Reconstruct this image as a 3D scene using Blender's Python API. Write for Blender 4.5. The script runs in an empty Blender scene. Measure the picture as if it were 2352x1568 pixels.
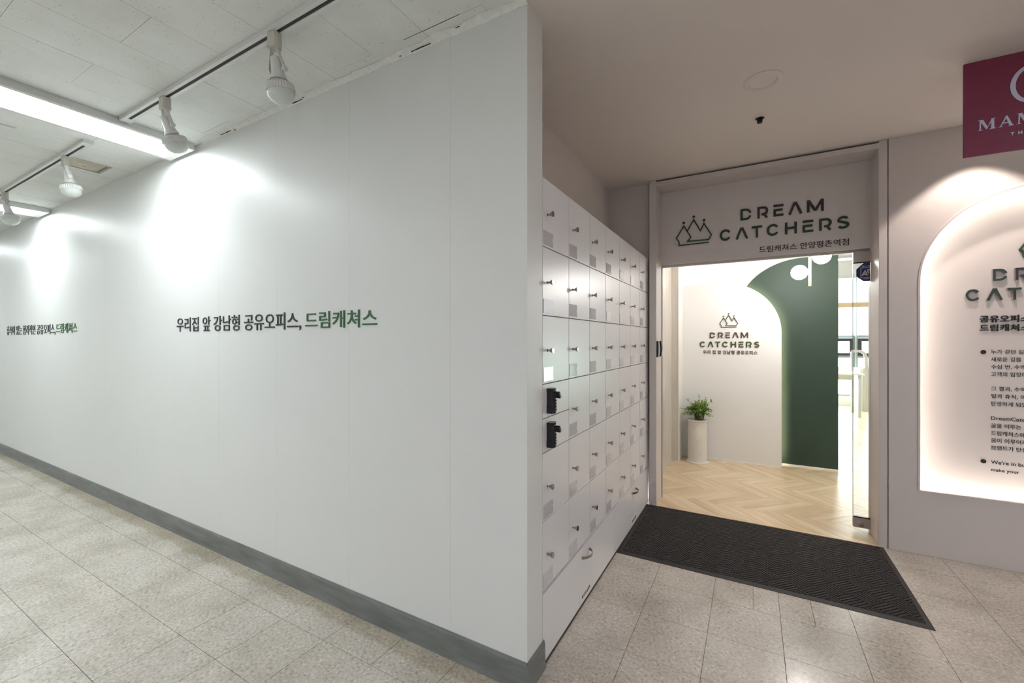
import bpy, math, random
from mathutils import Vector, Matrix
from mathutils.geometry import tessellate_polygon

random.seed(7)
SC = bpy.context.scene
COL = SC.collection
PI = math.pi

# ------------------------------------------------------------------ camera
YAW = math.atan(551.5 / 980.0)
cam_d = bpy.data.cameras.new('camera')
cam_d.sensor_width = 36.0
cam_d.lens = 980.0 / 2352.0 * 36.0
cam_d.shift_y = -3.0 / 2352.0
cam_d.clip_start = 0.05
cam = bpy.data.objects.new('camera', cam_d)
COL.objects.link(cam)
cam.location = (0, 0, 1.35)
cam.rotation_euler = (PI / 2, 0, YAW)
SC.camera = cam

# ------------------------------------------------------------------ world, exposure
wd = bpy.data.worlds.new('daylight')
SC.world = wd
wd.use_nodes = True
wd.node_tree.nodes['Background'].inputs[0].default_value = (0.93, 0.97, 1.0, 1)
wd.node_tree.nodes['Background'].inputs[1].default_value = 22.0
SC.view_settings.view_transform = 'Standard'
SC.view_settings.look = 'None'
SC.view_settings.gamma = 1.0
SC.view_settings.use_curve_mapping = False
SC.view_settings.exposure = 0.33
SC.cycles.max_bounces = 6
SC.cycles.diffuse_bounces = 4
SC.cycles.glossy_bounces = 3
SC.cycles.adaptive_threshold = 0.1
SC.cycles.transparent_max_bounces = 8
SC.cycles.caustics_reflective = False
SC.cycles.caustics_refractive = False
SC.cycles.sample_clamp_indirect = 6.0

# light strengths
L_PANEL = 20.0       # every LED ceiling panel, in view or not
L_SPOT = 32.0        # wall downlight (W)
L_NICHE = 27.0       # niche LED strip
L_ARCH = 48.0        # strip behind the arch wall
L_GLOBE = 95.0        # pendant globes
L_OFFICE = 45.0      # office tube

COOL = (0.915, 0.99, 1.0)
BAY = (0.90, 0.925, 1.0)
WARM = (1.0, 0.80, 0.62)


# ------------------------------------------------------------------ helpers
def lin(c):
    if isinstance(c, str):
        c = c.lstrip('#')
        c = [int(c[i:i + 2], 16) / 255 for i in (0, 2, 4)]
    return tuple((x / 12.92 if x <= 0.04045 else ((x + 0.055) / 1.055) ** 2.4) for x in c)


class N:
    """thin wrapper over a material node tree"""
    def __init__(s, name):
        s.m = bpy.data.materials.new(name)
        s.m.use_nodes = True
        s.t = s.m.node_tree
        s.b = s.t.nodes['Principled BSDF']
        s.out = s.t.nodes['Material Output']

    def n(s, kind, **kw):
        x = s.t.nodes.new(kind)
        for k, v in kw.items():
            setattr(x, k, v)
        return x

    def l(s, a, b):
        s.t.links.new(a, b)

    def ramp(s, src, stops):
        r = s.n('ShaderNodeValToRGB')
        e = r.color_ramp.elements
        while len(e) < len(stops):
            e.new(0.5)
        for i, (p, c) in enumerate(stops):
            e[i].position = p
            e[i].color = (*c, 1)
        s.l(src, r.inputs[0])
        return r.outputs[0]

    def pos(s):
        return s.n('ShaderNodeNewGeometry').outputs['Position']

    def noise(s, vec, scale, detail=3, rough=0.5, dist=0):
        x = s.n('ShaderNodeTexNoise')
        x.inputs['Scale'].default_value = scale
        x.inputs['Detail'].default_value = detail
        x.inputs['Roughness'].default_value = rough
        x.inputs['Distortion'].default_value = dist
        s.l(vec, x.inputs['Vector'])
        return x.outputs['Fac']

    def mapped(s, vec, scale=(1, 1, 1), rot=(0, 0, 0)):
        x = s.n('ShaderNodeMapping')
        x.inputs['Scale'].default_value = scale
        x.inputs['Rotation'].default_value = rot
        s.l(vec, x.inputs['Vector'])
        return x.outputs[0]

    def mix(s, fac, a, b, mode='MIX'):
        x = s.n('ShaderNodeMix', data_type='RGBA', blend_type=mode)
        if isinstance(fac, (int, float)):
            x.inputs[0].default_value = fac
        else:
            s.l(fac, x.inputs[0])
        for i, v in ((6, a), (7, b)):
            if isinstance(v, tuple):
                x.inputs[i].default_value = (*v, 1)
            else:
                s.l(v, x.inputs[i])
        return x.outputs[2]

    def bump(s, h, strength, dist=0.002):
        x = s.n('ShaderNodeBump')
        x.inputs['Strength'].default_value = strength
        x.inputs['Distance'].default_value = dist
        s.l(h, x.inputs['Height'])
        s.l(x.outputs[0], s.b.inputs['Normal'])

    def base(s, v):
        if isinstance(v, tuple):
            s.b.inputs['Base Color'].default_value = (*v, 1)
        else:
            s.l(v, s.b.inputs['Base Color'])

    def set(s, rough=0.5, metal=0.0, spec=0.5):
        s.b.inputs['Roughness'].default_value = rough
        s.b.inputs['Metallic'].default_value = metal
        s.b.inputs['Specular IOR Level'].default_value = spec
        return s


def paint(name, col, rough=0.5, metal=0.0, spec=0.5, var=0.04, scale=2.0, bump=0.0, bscale=300):
    k = N(name)
    c = lin(col)
    p = k.pos()
    f = k.noise(p, scale, 3)
    lo = tuple(x * (1 - var) for x in c)
    hi = tuple(min(1, x * (1 + var)) for x in c)
    k.base(k.ramp(f, [(0.3, lo), (0.7, hi)]))
    k.set(rough, metal, spec)
    if bump:
        k.bump(k.noise(p, bscale, 2), bump, 0.001)
    return k.m


def glow(name, col, strength):
    k = N(name)
    k.base((0.8, 0.8, 0.8))
    k.b.inputs['Emission Color'].default_value = (*col, 1)
    k.b.inputs['Emission Strength'].default_value = strength
    return k.m


def m_vct(name):
    k = N(name)
    p = k.pos()
    fine = k.noise(k.mapped(p, (1, 1.0, 1), (0, 0, 0.5)), 72, 5, 0.68, 0.25)
    big = k.noise(p, 3.2, 4, 0.6)
    a = k.ramp(fine, [(0.30, lin('#948b82')), (0.43, lin('#bdb5ab')), (0.57, lin('#ccc5bb')), (0.72, lin('#e8e3db'))])
    b = k.ramp(big, [(0.30, (0.76, 0.74, 0.71)), (0.60, (1, 1, 1))])
    c = k.mix(1.0, a, b, 'MULTIPLY')
    fleck = k.noise(k.mapped(p, (1, 1.6, 1), (0, 0, -0.7)), 60, 2, 0.5)
    d = k.ramp(fleck, [(0.715, (1, 1, 1)), (0.745, (0.42, 0.38, 0.33))])
    oi = k.n('ShaderNodeObjectInfo').outputs['Random']
    e = k.ramp(oi, [(0, (0.955, 0.955, 0.95)), (1, (1.0, 1.0, 1.0))])
    c = k.mix(1.0, k.mix(1.0, c, d, 'MULTIPLY'), e, 'MULTIPLY')
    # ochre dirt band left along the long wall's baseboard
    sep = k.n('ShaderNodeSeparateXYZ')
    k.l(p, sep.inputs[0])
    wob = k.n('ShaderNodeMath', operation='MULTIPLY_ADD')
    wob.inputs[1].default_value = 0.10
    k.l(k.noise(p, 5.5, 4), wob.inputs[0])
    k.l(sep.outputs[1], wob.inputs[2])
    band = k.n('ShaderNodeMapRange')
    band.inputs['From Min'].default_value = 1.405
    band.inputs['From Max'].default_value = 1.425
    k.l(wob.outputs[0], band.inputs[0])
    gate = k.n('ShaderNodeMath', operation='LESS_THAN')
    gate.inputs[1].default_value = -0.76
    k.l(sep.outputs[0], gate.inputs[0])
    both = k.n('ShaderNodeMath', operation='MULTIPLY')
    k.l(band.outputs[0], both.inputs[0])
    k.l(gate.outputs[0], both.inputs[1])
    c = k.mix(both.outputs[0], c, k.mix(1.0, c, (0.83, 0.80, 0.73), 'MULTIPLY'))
    k.base(c)
    k.set(0.30, 0, 0.45)
    r = k.n('ShaderNodeMapRange')
    r.inputs['To Min'].default_value = 0.11
    r.inputs['To Max'].default_value = 0.32
    k.l(k.noise(p, 6, 4), r.inputs[0])
    k.l(r.outputs[0], k.b.inputs['Roughness'])
    k.bump(k.noise(p, 14, 3), 0.12, 0.004)
    return k.m


def m_acoustic(name):
    k = N(name)
    p = k.pos()
    v = k.n('ShaderNodeTexVoronoi')
    v.inputs['Scale'].default_value = 75
    v.inputs['Randomness'].default_value = 1.0
    k.l(k.mapped(p, (1.0, 0.75, 1)), v.inputs['Vector'])
    pit = k.ramp(v.outputs['Distance'], [(0.10, (0, 0, 0)), (0.17, (1, 1, 1))])
    gate = k.ramp(k.noise(p, 22, 3), [(0.47, (1, 1, 1)), (0.55, (0, 0, 0))])
    pit = k.mix(1.0, pit, gate, 'LIGHTEN')
    c = k.mix(pit, lin('#b4b6b2'), lin('#eaedea'))
    st = k.ramp(k.noise(p, 2.3, 4, 0.6), [(0.30, (0.90, 0.90, 0.885)), (0.60, (1, 1, 1))])
    k.base(k.mix(1.0, c, st, 'MULTIPLY'))
    k.set(0.9, 0, 0.1)
    k.bump(k.mix(0.6, k.noise(p, 260, 2), pit), 0.35, 0.003)
    return k.m


def m_wood(name, dark, mid, light, length_axis=0, use_obj=True, scale=1.0):
    k = N(name)
    if use_obj:
        vec = k.n('ShaderNodeTexCoord').outputs['Object']
        oi = k.n('ShaderNodeObjectInfo').outputs['Random']
        add = k.n('ShaderNodeVectorMath', operation='ADD')
        mul = k.n('ShaderNodeVectorMath', operation='SCALE')
        mul.inputs[0].default_value = (7.3, 3.1, 5.7)
        k.l(oi, mul.inputs['Scale'])
        k.l(vec, add.inputs[0])
        k.l(mul.outputs[0], add.inputs[1])
        vec = add.outputs[0]
    else:
        vec = k.pos()
        oi = None
    sc = [26 * scale] * 3
    sc[length_axis] = 2.2 * scale
    f = k.noise(k.mapped(vec, tuple(sc)), 1.0, 5, 0.6, 1.2)
    c = k.ramp(f, [(0.28, lin(dark)), (0.5, lin(mid)), (0.72, lin(light))])
    if oi is not None:
        c = k.mix(1.0, c, k.ramp(oi, [(0, (0.90, 0.89, 0.87)), (1, (1.03, 1.03, 1.03))]), 'MULTIPLY')
    k.base(c)
    k.set(0.25, 0, 0.5)
    k.bump(f, 0.05, 0.002)
    return k.m


def m_glass(name, tint=(1, 1, 1), refl=0.06):
    k = N(name)
    k.t.nodes.remove(k.b)
    tr = k.n('ShaderNodeBsdfTransparent')
    tr.inputs[0].default_value = (*tint, 1)
    gl = k.n('ShaderNodeBsdfGlossy')
    gl.inputs['Roughness'].default_value = 0.02
    lw = k.n('ShaderNodeLayerWeight')
    lw.inputs[0].default_value = 0.2
    r = k.n('ShaderNodeMapRange')
    r.inputs['To Min'].default_value = refl
    r.inputs['To Max'].default_value = 0.5
    k.l(lw.outputs['Fresnel'], r.inputs[0])
    mx = k.n('ShaderNodeMixShader')
    k.l(r.outputs[0], mx.inputs[0])
    k.l(tr.outputs[0], mx.inputs[1])
    k.l(gl.outputs[0], mx.inputs[2])
    k.l(mx.outputs[0], k.out.inputs[0])
    return k.m


def m_blind(name):
    k = N(name)
    k.t.nodes.remove(k.b)
    d = k.n('ShaderNodeBsdfDiffuse')
    d.inputs[0].default_value = (0.85, 0.85, 0.84, 1)
    t = k.n('ShaderNodeBsdfTranslucent')
    t.inputs[0].default_value = (0.85, 0.86, 0.87, 1)
    mx = k.n('ShaderNodeMixShader')
    mx.inputs[0].default_value = 0.6
    k.l(d.outputs[0], mx.inputs[1])
    k.l(t.outputs[0], mx.inputs[2])
    k.l(mx.outputs[0], k.out.inputs[0])
    return k.m


M = {}
M['wall_paint'] = paint('wall_paint_cool_white', '#e2e3e2', 0.42, spec=0.4, var=0.012, scale=1.2, bump=0.02)
M['end_paint'] = M['wall_paint']
M['pink_white'] = paint('entry_wall_white', '#d6cecb', 0.5, var=0.015, scale=1.0)
M['ceil_white'] = paint('smooth_ceiling_white', '#e2dad5', 0.7, var=0.012, scale=0.8)
M['recess_wall'] = M['pink_white']
M['acoustic'] = m_acoustic('acoustic_tile')
M['vct'] = m_vct('vinyl_tile_mottled')
M['joint'] = paint('floor_joint_dark', '#625a4f', 0.9)
kb = N('grey_rubber_base')
kb.base(kb.ramp(kb.noise(kb.mapped(kb.pos(), (1.6, 1.6, 9)), 2.2, 5, 0.6), [(0.32, lin('#686a69')), (0.5, lin('#747675')), (0.68, lin('#828484'))]))
kb.set(0.4, 0, 0.5)
M['rubber_base'] = kb.m
M['laminate'] = paint('locker_laminate', '#e8e6e8', 0.32, spec=0.5, var=0.01)
M['carcass'] = M['laminate']
M['groove_grey'] = M['pink_white']
M['door_edge'] = M['laminate']
M['carcass_white'] = M['laminate']
M['chrome'] = paint('chrome', '#a5a19b', 0.16, metal=1.0, var=0.05)
M['fitting'] = paint('brushed_fitting', '#b9b0ad', 0.35, metal=0.25, var=0.03)
M['satin'] = paint('satin_steel', '#a8a49c', 0.30, metal=1.0, var=0.05)
M['pocket'] = paint('clear_card_pocket', '#cfcbd1', 0.12, spec=0.7, var=0.03, scale=20)
M['card'] = paint('white_paper_label', '#ece8e6', 0.35, var=0.02, scale=20)

M['black'] = paint('black_plastic', '#17171b', 0.38, var=0.1)
M['dial'] = paint('lock_dial_dark', '#3c3b40', 0.3, metal=0.4)
M['black_matte'] = paint('black_matte', '#0a0a0c', 0.8)
M['mat_rib'] = paint('mat_fibre_charcoal', '#454242', 0.95, spec=0.1, var=0.25, scale=120, bump=0.5, bscale=700)
M['mat_rubber'] = paint('mat_rubber_black', '#2b2828', 0.6, var=0.1)
M['frame_cream'] = M['pink_white']
M['frame_face'] = M['pink_white']
M['header'] = M['pink_white']
M['letter_green'] = paint('letter_dark_green', '#1f3a26', 0.4, var=0.05)
M['letter_brown'] = paint('letter_dark_brown', '#2c2427', 0.4, var=0.05)
M['letter_side'] = paint('letter_grey_side', '#8c8088', 0.5)
M['ink'] = paint('ink_black', '#16130f', 0.6)
M['wall_letter'] = paint('wall_letter_charcoal', '#2b2d2f', 0.4)
M['wall_letter_green'] = paint('wall_letter_green', '#2c6138', 0.4)
M['arch_letter_green'] = paint('arch_letter_olive', '#3d4a1e', 0.4)
M['arch_letter_brown'] = paint('arch_letter_brown', '#54423d', 0.4)
M['cream_wall'] = paint('lobby_cream_wall', '#e9e7e6', 0.55, var=0.012, scale=1.0)
M['green_wall'] = paint('dark_green_wall', '#22362a', 0.6, var=0.03, scale=2.0)
M['pale_wood'] = m_wood('pale_ash_panel', '#cac2b8', '#d3ccc3', '#dcd6ce', 2, False, 0.6)
M['oak'] = m_wood('oak_plank', '#cbb08f', '#dcc5a6', '#e8d6bc', 0, True, 0.55)
M['oak_floor'] = m_wood('oak_floor_far', '#cfb99c', '#dfcbb0', '#e8d8c0', 1, False, 0.6)
M['white_strip'] = paint('white_base_strip', '#f2eee8', 0.4)
M['white_metal'] = paint('white_enamel', '#dcdcda', 0.4, var=0.01)
M['cream_plastic'] = paint('aged_cream_plastic', '#c9c6bd', 0.45, var=0.04, scale=20)
M['opal'] = paint('opal_dome', '#d4dbd6', 0.22, spec=0.6, var=0.01)
M['slot'] = paint('track_slot_dark', '#3b3a38', 0.7)
M['led_panel'] = glow('led_diffuser', COOL, L_PANEL)
M['led_bay'] = glow('led_diffuser_bay', BAY, L_PANEL)
M['led_niche'] = glow('led_strip_niche', (1.0, 0.93, 0.82), L_NICHE)
M['led_arch'] = glow('led_strip_arch', (1.0, 0.78, 0.50), L_ARCH)
M['led_office'] = glow('office_tube', (1, 1, 1), L_OFFICE)
M['globe'] = glow('opal_globe', (1.0, 0.97, 0.93), L_GLOBE)
M['downlight_lens'] = glow('downlight_lens', (1.0, 0.85, 0.70), 6.0)
M['brass'] = paint('brushed_brass', '#dfbf9d', 0.35, metal=0.6, var=0.05)
M['glass'] = m_glass('door_glass', (0.985, 0.995, 0.99), 0.02)
M['glass_edge'] = paint('glass_edge', '#5b6663', 0.2)
M['glass_green'] = m_glass('green_tint_glass', (0.80, 0.95, 0.86), 0.05)
M['blind'] = m_blind('roller_blind_cloth')
M['tan'] = paint('tan_wood_band', '#cdb28f', 0.5)
M['sash'] = paint('dark_window_sash', '#2a272e', 0.4)
M['win_grey'] = paint('grey_window_frame', '#8d9aa0', 0.45)
M['navy'] = paint('sticker_navy', '#222a63', 0.45)
M['sticker_white'] = paint('sticker_white', '#cdc6d2', 0.5)
M['burgundy'] = paint('burgundy_panel', '#7c2f4a', 0.45, var=0.03)
M['sign_letter'] = paint('sign_letter_silver', '#c6c7dd', 0.45)
M['stone'] = paint('planter_stone_white', '#dedad3', 0.5, var=0.07, scale=9)
M['soil_pot'] = paint('dark_nursery_pot', '#4a4a36', 0.7)
M['leaf'] = paint('leaf_green', '#7d9c42', 0.5, var=0.5, scale=45)
M['stem'] = paint('stem_green', '#55682f', 0.6)
M['hatch_beige'] = paint('hatch_beige', '#c8c4b2', 0.5, var=0.06, scale=12)
M['plaster'] = paint('old_sealant', '#e6e8e4', 0.8, var=0.06, scale=40, bump=0.6, bscale=120)
M['grime'] = paint('crack_dark', '#3c3a37', 0.9)


class MB:
    def __init__(s):
        s.v = []
        s.f = []

    def add(s, vs, fs, mx=None):
        o = len(s.v)
        if mx is not None:
            vs = [tuple(mx @ Vector(p)) for p in vs]
        s.v += [tuple(p) for p in vs]
        s.f += [tuple(i + o for i in f) for f in fs]
        return s

    def box(s, x0, x1, y0, y1, z0, z1, mx=None):
        return s.add([(x0, y0, z0), (x1, y0, z0), (x1, y1, z0), (x0, y1, z0), (x0, y0, z1), (x1, y0, z1), (x1, y1, z1), (x0, y1, z1)],
                     [(0, 3, 2, 1), (4, 5, 6, 7), (0, 1, 5, 4), (1, 2, 6, 5), (2, 3, 7, 6), (3, 0, 4, 7)], mx)

    def prism(s, loops, fn, t0, t1, front=True, back=True, sides=True):
        """loops: outer + holes in 2-D; fn(a, b, t) -> 3-D point"""
        off = []
        n = 0
        for lp in loops:
            off.append(n)
            n += len(lp)
        flat = [p for lp in loops for p in lp]
        vs = [fn(a, b, t0) for a, b in flat] + [fn(a, b, t1) for a, b in flat]
        if len(loops) == 1 and len(flat) == 4:
            tris = [(0, 1, 2, 3)]
        else:
            tris = tessellate_polygon([[Vector((a, b, 0)) for a, b in lp] for lp in loops])
        fs = []
        if front:
            fs += [tuple(t) for t in tris]
        if back:
            fs += [tuple(i + n for i in reversed(t)) for t in tris]
        if sides:
            for lp, o in zip(loops, off):
                k = len(lp)
                for i in range(k):
                    j = (i + 1) % k
                    fs.append((o + i, o + j, o + j + n, o + i + n))
        return s.add(vs, fs)

    def lathe(s, prof, n=24, mx=None, cap=True):
        vs, fs = [], []
        for r, z in prof:
            for i in range(n):
                a = 2 * PI * i / n
                vs.append((r * math.cos(a), r * math.sin(a), z))
        for k in range(len(prof) - 1):
            for i in range(n):
                j = (i + 1) % n
                fs.append((k * n + i, k * n + j, (k + 1) * n + j, (k + 1) * n + i))
        if cap:
            fs.append(tuple(reversed(range(n))))
            fs.append(tuple((len(prof) - 1) * n + i for i in range(n)))
        return s.add(vs, fs, mx)

    def tube(s, pts, r, n=8, mx=None):
        pts = [Vector(p) for p in pts]
        rs = r if isinstance(r, (list, tuple)) else [r] * len(pts)
        vs, fs = [], []
        for k, p in enumerate(pts):
            t = (pts[min(k + 1, len(pts) - 1)] - pts[max(k - 1, 0)]).normalized()
            u = t.cross(Vector((0, 0, 1)))
            if u.length < 1e-3:
                u = t.cross(Vector((0, 1, 0)))
            u.normalize()
            w = t.cross(u)
            for i in range(n):
                a = 2 * PI * i / n
                vs.append(tuple(p + (u * math.cos(a) + w * math.sin(a)) * rs[k]))
        for k in range(len(pts) - 1):
            for i in range(n):
                j = (i + 1) % n
                fs.append((k * n + i, k * n + j, (k + 1) * n + j, (k + 1) * n + i))
        fs.append(tuple(reversed(range(n))))
        fs.append(tuple((len(pts) - 1) * n + i for i in range(n)))
        return s.add(vs, fs, mx)

    def mesh(s, name, mat, smooth=False):
        me = bpy.data.meshes.new(name)
        me.from_pydata(s.v, [], s.f)
        me.materials.append(mat)
        if smooth:
            for p in me.polygons:
                p.use_smooth = True
            try:
                me.set_sharp_from_angle(angle=math.radians(42))
            except Exception:
                pass
        me.update()
        return me


WORG = {}      # world origin of every object made below (unrotated things)


def tag(o, label=None, cat=None, group=None, kind=None):
    if label:
        o['label'] = label
    if cat:
        o['category'] = cat
    if group:
        o['group'] = group
    if kind:
        o['kind'] = kind
    return o


def empty(name, loc=(0, 0, 0), rz=0.0):
    o = bpy.data.objects.new(name, None)
    o.empty_display_size = 0.05
    COL.objects.link(o)
    o.location = loc
    o.rotation_euler = (0, 0, rz)
    WORG[o.name] = Vector(loc)
    return o


def thing(name, label, cat, loc=(0, 0, 0), rz=0.0, group=None):
    return tag(empty(name, loc, rz), label, cat, group)


def struct(name, loc=(0, 0, 0)):
    return tag(empty(name, loc), kind='structure')


def link(name, me, parent=None, loc=(0, 0, 0)):
    """object from ready mesh data; loc is local to the parent"""
    o = bpy.data.objects.new(name, me)
    COL.objects.link(o)
    o.parent = parent
    o.location = loc
    WORG[o.name] = Vector(loc) + (WORG[parent.name] if parent else Vector((0, 0, 0)))
    return o


def build(mb, name, mat, parent=None, smooth=False, origin=None):
    """mb holds WORLD coordinates; the object's origin goes to its parent's origin, or to `origin`"""
    base = WORG[parent.name] if parent else Vector((0, 0, 0))
    org = Vector(origin) if origin is not None else (base if parent else center_base(mb))
    mb.v = [(p[0] - org.x, p[1] - org.y, p[2] - org.z) for p in mb.v]
    return link(name, mb.mesh(name, mat if not isinstance(mat, str) else M[mat], smooth), parent, tuple(org - base))


def local(mb, name, mat, parent, smooth=False, loc=(0, 0, 0)):
    """mb holds coordinates local to the new object"""
    return link(name, mb.mesh(name, M[mat], smooth), parent, loc)


def center_base(mb):
    xs = [p[0] for p in mb.v]
    ys = [p[1] for p in mb.v]
    zs = [p[2] for p in mb.v]
    return Vector(((min(xs) + max(xs)) / 2, (min(ys) + max(ys)) / 2, min(zs)))


def copy_tree(o, parent=None):
    c = o.copy()
    COL.objects.link(c)
    c.parent = parent
    for ch in o.children:
        copy_tree(ch, c)
    return c


XZ = lambda a, b, t: (a, t, b)
XY = lambda a, b, t: (a, b, t)
YZ = lambda a, b, t: (t, a, b)


def clip(poly, x0, x1, y0, y1):
    def half(ps, ins, cut):
        out = []
        for i in range(len(ps)):
            a, b = ps[i - 1], ps[i]
            if ins(b):
                if not ins(a):
                    out.append(cut(a, b))
                out.append(b)
            elif ins(a):
                out.append(cut(a, b))
        return out

    def cx(X):
        return lambda a, b: (X, a[1] + (b[1] - a[1]) * (X - a[0]) / (b[0] - a[0]))

    def cy(Y):
        return lambda a, b: (a[0] + (b[0] - a[0]) * (Y - a[1]) / (b[1] - a[1]), Y)
    for ins, c in ((lambda p: p[0] >= x0, cx(x0)), (lambda p: p[0] <= x1, cx(x1)), (lambda p: p[1] >= y0, cy(y0)), (lambda p: p[1] <= y1, cy(y1))):
        poly = half(poly, ins, c)
        if len(poly) < 3:
            return []
    return poly


def offset_path(pts, w):
    """miter-offset band of a 2-D polyline -> left and right points"""
    n = len(pts)
    L, R = [], []
    for i in range(n):
        p = Vector(pts[i])
        d0 = (Vector(pts[i]) - Vector(pts[i - 1])).normalized() if i > 0 else None
        d1 = (Vector(pts[i + 1]) - Vector(pts[i])).normalized() if i < n - 1 else None
        if d0 is None:
            m = Vector((-d1.y, d1.x))
            s = 1.0
        elif d1 is None:
            m = Vector((-d0.y, d0.x))
            s = 1.0
        else:
            n0 = Vector((-d0.y, d0.x))
            n1 = Vector((-d1.y, d1.x))
            m = (n0 + n1)
            m = m.normalized() if m.length > 1e-6 else n0
            s = min(1.0 / max(0.2, m.dot(n0)), 2.4)
        L.append(p + m * (w / 2 * s))
        R.append(p - m * (w / 2 * s))
    return L, R


def stroke(mb, pts, w, fn, t0, t1):
    L, R = offset_path(pts, w)
    n = len(pts)
    vs = [fn(p.x, p.y, t0) for p in L] + [fn(p.x, p.y, t0) for p in R] + [fn(p.x, p.y, t1) for p in L] + [fn(p.x, p.y, t1) for p in R]
    fs = []
    for i in range(n - 1):
        j = i + 1
        fs += [(i, j, n + j, n + i), (2 * n + i, 3 * n + i, 3 * n + j, 2 * n + j), (i, 2 * n + i, 2 * n + j, j), (n + i, n + j, 3 * n + j, 3 * n + i)]
    fs += [(0, n, 3 * n, 2 * n), (n - 1, 3 * n - 1, 4 * n - 1, 2 * n - 1)]
    mb.add(vs, fs)


def arc(cx, cy, rx, ry, a0, a1, n=14):
    return [(cx + rx * math.cos(math.radians(a0 + (a1 - a0) * i / n)), cy + ry * math.sin(math.radians(a0 + (a1 - a0) * i / n))) for i in range(n + 1)]


def text_mb(string, fn, a0, a1, b0, b1, t0, t1, bold=0.0):
    """text fitted to the box a0..a1 x b0..b1, as world-space geometry through fn(a, b, t); t0 front, t1 back"""
    c = bpy.data.curves.new('lettering', 'FONT')
    c.body = string
    c.offset = bold
    c.extrude = 0.5
    c.resolution_u = 3
    o = bpy.data.objects.new('lettering', c)
    COL.objects.link(o)
    dg = bpy.context.evaluated_depsgraph_get()
    me = bpy.data.meshes.new_from_object(o.evaluated_get(dg))
    xs = [v.co.x for v in me.vertices]
    ys = [v.co.y for v in me.vertices]
    x0, x1, y0, y1 = min(xs), max(xs), min(ys), max(ys)
    mb = MB()
    if a1 is None:
        sx = (b1 - b0) / (y1 - y0)
    else:
        sx = (a1 - a0) / (x1 - x0)
    sy = (b1 - b0) / (y1 - y0)
    mb.v = [fn(a0 + (v.co.x - x0) * sx, b0 + (v.co.y - y0) * sy, t0 + (t1 - t0) * (0.5 - v.co.z)) for v in me.vertices]
    mb.f = [tuple(p.vertices) for p in me.polygons]
    bpy.data.objects.remove(o)
    bpy.data.meshes.remove(me)
    bpy.data.curves.remove(c)
    return mb


_adv = {}


def _xmax(string):
    c = bpy.data.curves.new('measure', 'FONT')
    c.body = string
    c.resolution_u = 1
    o = bpy.data.objects.new('measure', c)
    COL.objects.link(o)
    me = bpy.data.meshes.new_from_object(o.evaluated_get(bpy.context.evaluated_depsgraph_get()))
    r = max(v.co.x for v in me.vertices)
    bpy.data.objects.remove(o)
    bpy.data.meshes.remove(me)
    bpy.data.curves.remove(c)
    return r


def advance(ch):
    if '가' not in _adv:
        _adv['가'] = _xmax('가가') - _xmax('가')
    k = '가' if ord(ch) > 1000 else ch
    if k not in _adv:
        _adv[k] = _xmax('가' + k + '가') - _xmax('가') - _adv['가']
    return _adv[k]


def text_parts(name, string, fn, a0, a1, b0, b1, t0, t1, mat, parent, bold=0.0):
    """raised text: one mesh part per character"""
    c = bpy.data.curves.new('lettering', 'FONT')
    c.body = string
    c.offset = bold
    c.extrude = 0.5
    c.resolution_u = 4
    o = bpy.data.objects.new('lettering', c)
    COL.objects.link(o)
    me = bpy.data.meshes.new_from_object(o.evaluated_get(bpy.context.evaluated_depsgraph_get()))
    V = [v.co.copy() for v in me.vertices]
    F = [tuple(p.vertices) for p in me.polygons]
    bpy.data.objects.remove(o)
    bpy.data.meshes.remove(me)
    bpy.data.curves.remove(c)
    x0, x1 = min(v.x for v in V), max(v.x for v in V)
    y0, y1 = min(v.y for v in V), max(v.y for v in V)
    sx, sy = (a1 - a0) / (x1 - x0), (b1 - b0) / (y1 - y0)
    par = list(range(len(V)))

    def find(i):
        while par[i] != i:
            par[i] = par[par[i]]
            i = par[i]
        return i
    for f in F:
        r = find(f[0])
        for i in f[1:]:
            par[find(i)] = r
    ext = {}
    for i, v in enumerate(V):
        r = find(i)
        lo, hi = ext.get(r, (9e9, -9e9))
        ext[r] = (min(lo, v.x), max(hi, v.x))
    edges = [0.0]
    for ch in string:
        edges.append(edges[-1] + advance(ch))
    cell = {}
    for r, (lo, hi) in ext.items():
        m = (lo + hi) / 2
        k = 0
        while k < len(string) - 1 and m > edges[k + 1]:
            k += 1
        cell[r] = k
    for k, ch in enumerate(string):
        fs = [f for f in F if cell[find(f[0])] == k]
        if not fs:
            continue
        ids = {}
        mb = MB()
        for f in fs:
            g = []
            for i in f:
                if i not in ids:
                    ids[i] = len(mb.v)
                    v = V[i]
                    mb.v.append(fn(a0 + (v.x - x0) * sx, b0 + (v.y - y0) * sy, t0 + (t1 - t0) * (0.5 - v.z)))
                g.append(ids[i])
            mb.f.append(tuple(g))
        build(mb, name, mat, parent)


CA, SA = math.cos(YAW), math.sin(YAW)


def pix(x, y, z):
    d = -x * SA + y * CA
    if d < 0.15:
        return None
    r = x * CA + y * SA
    return 1176 + 980 * r / d, 781 - 980 * (z - 1.35) / d, d


# ================================================================== SETTING
ZC = 2.655            # ceiling height
Y1 = 1.455            # face of the long white wall
XE = -0.752           # end of that wall = plane of the locker doors
YE = 3.61             # face of the entrance wall
XL, XR, YB = -10.0, 4.2, -2.9

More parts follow.
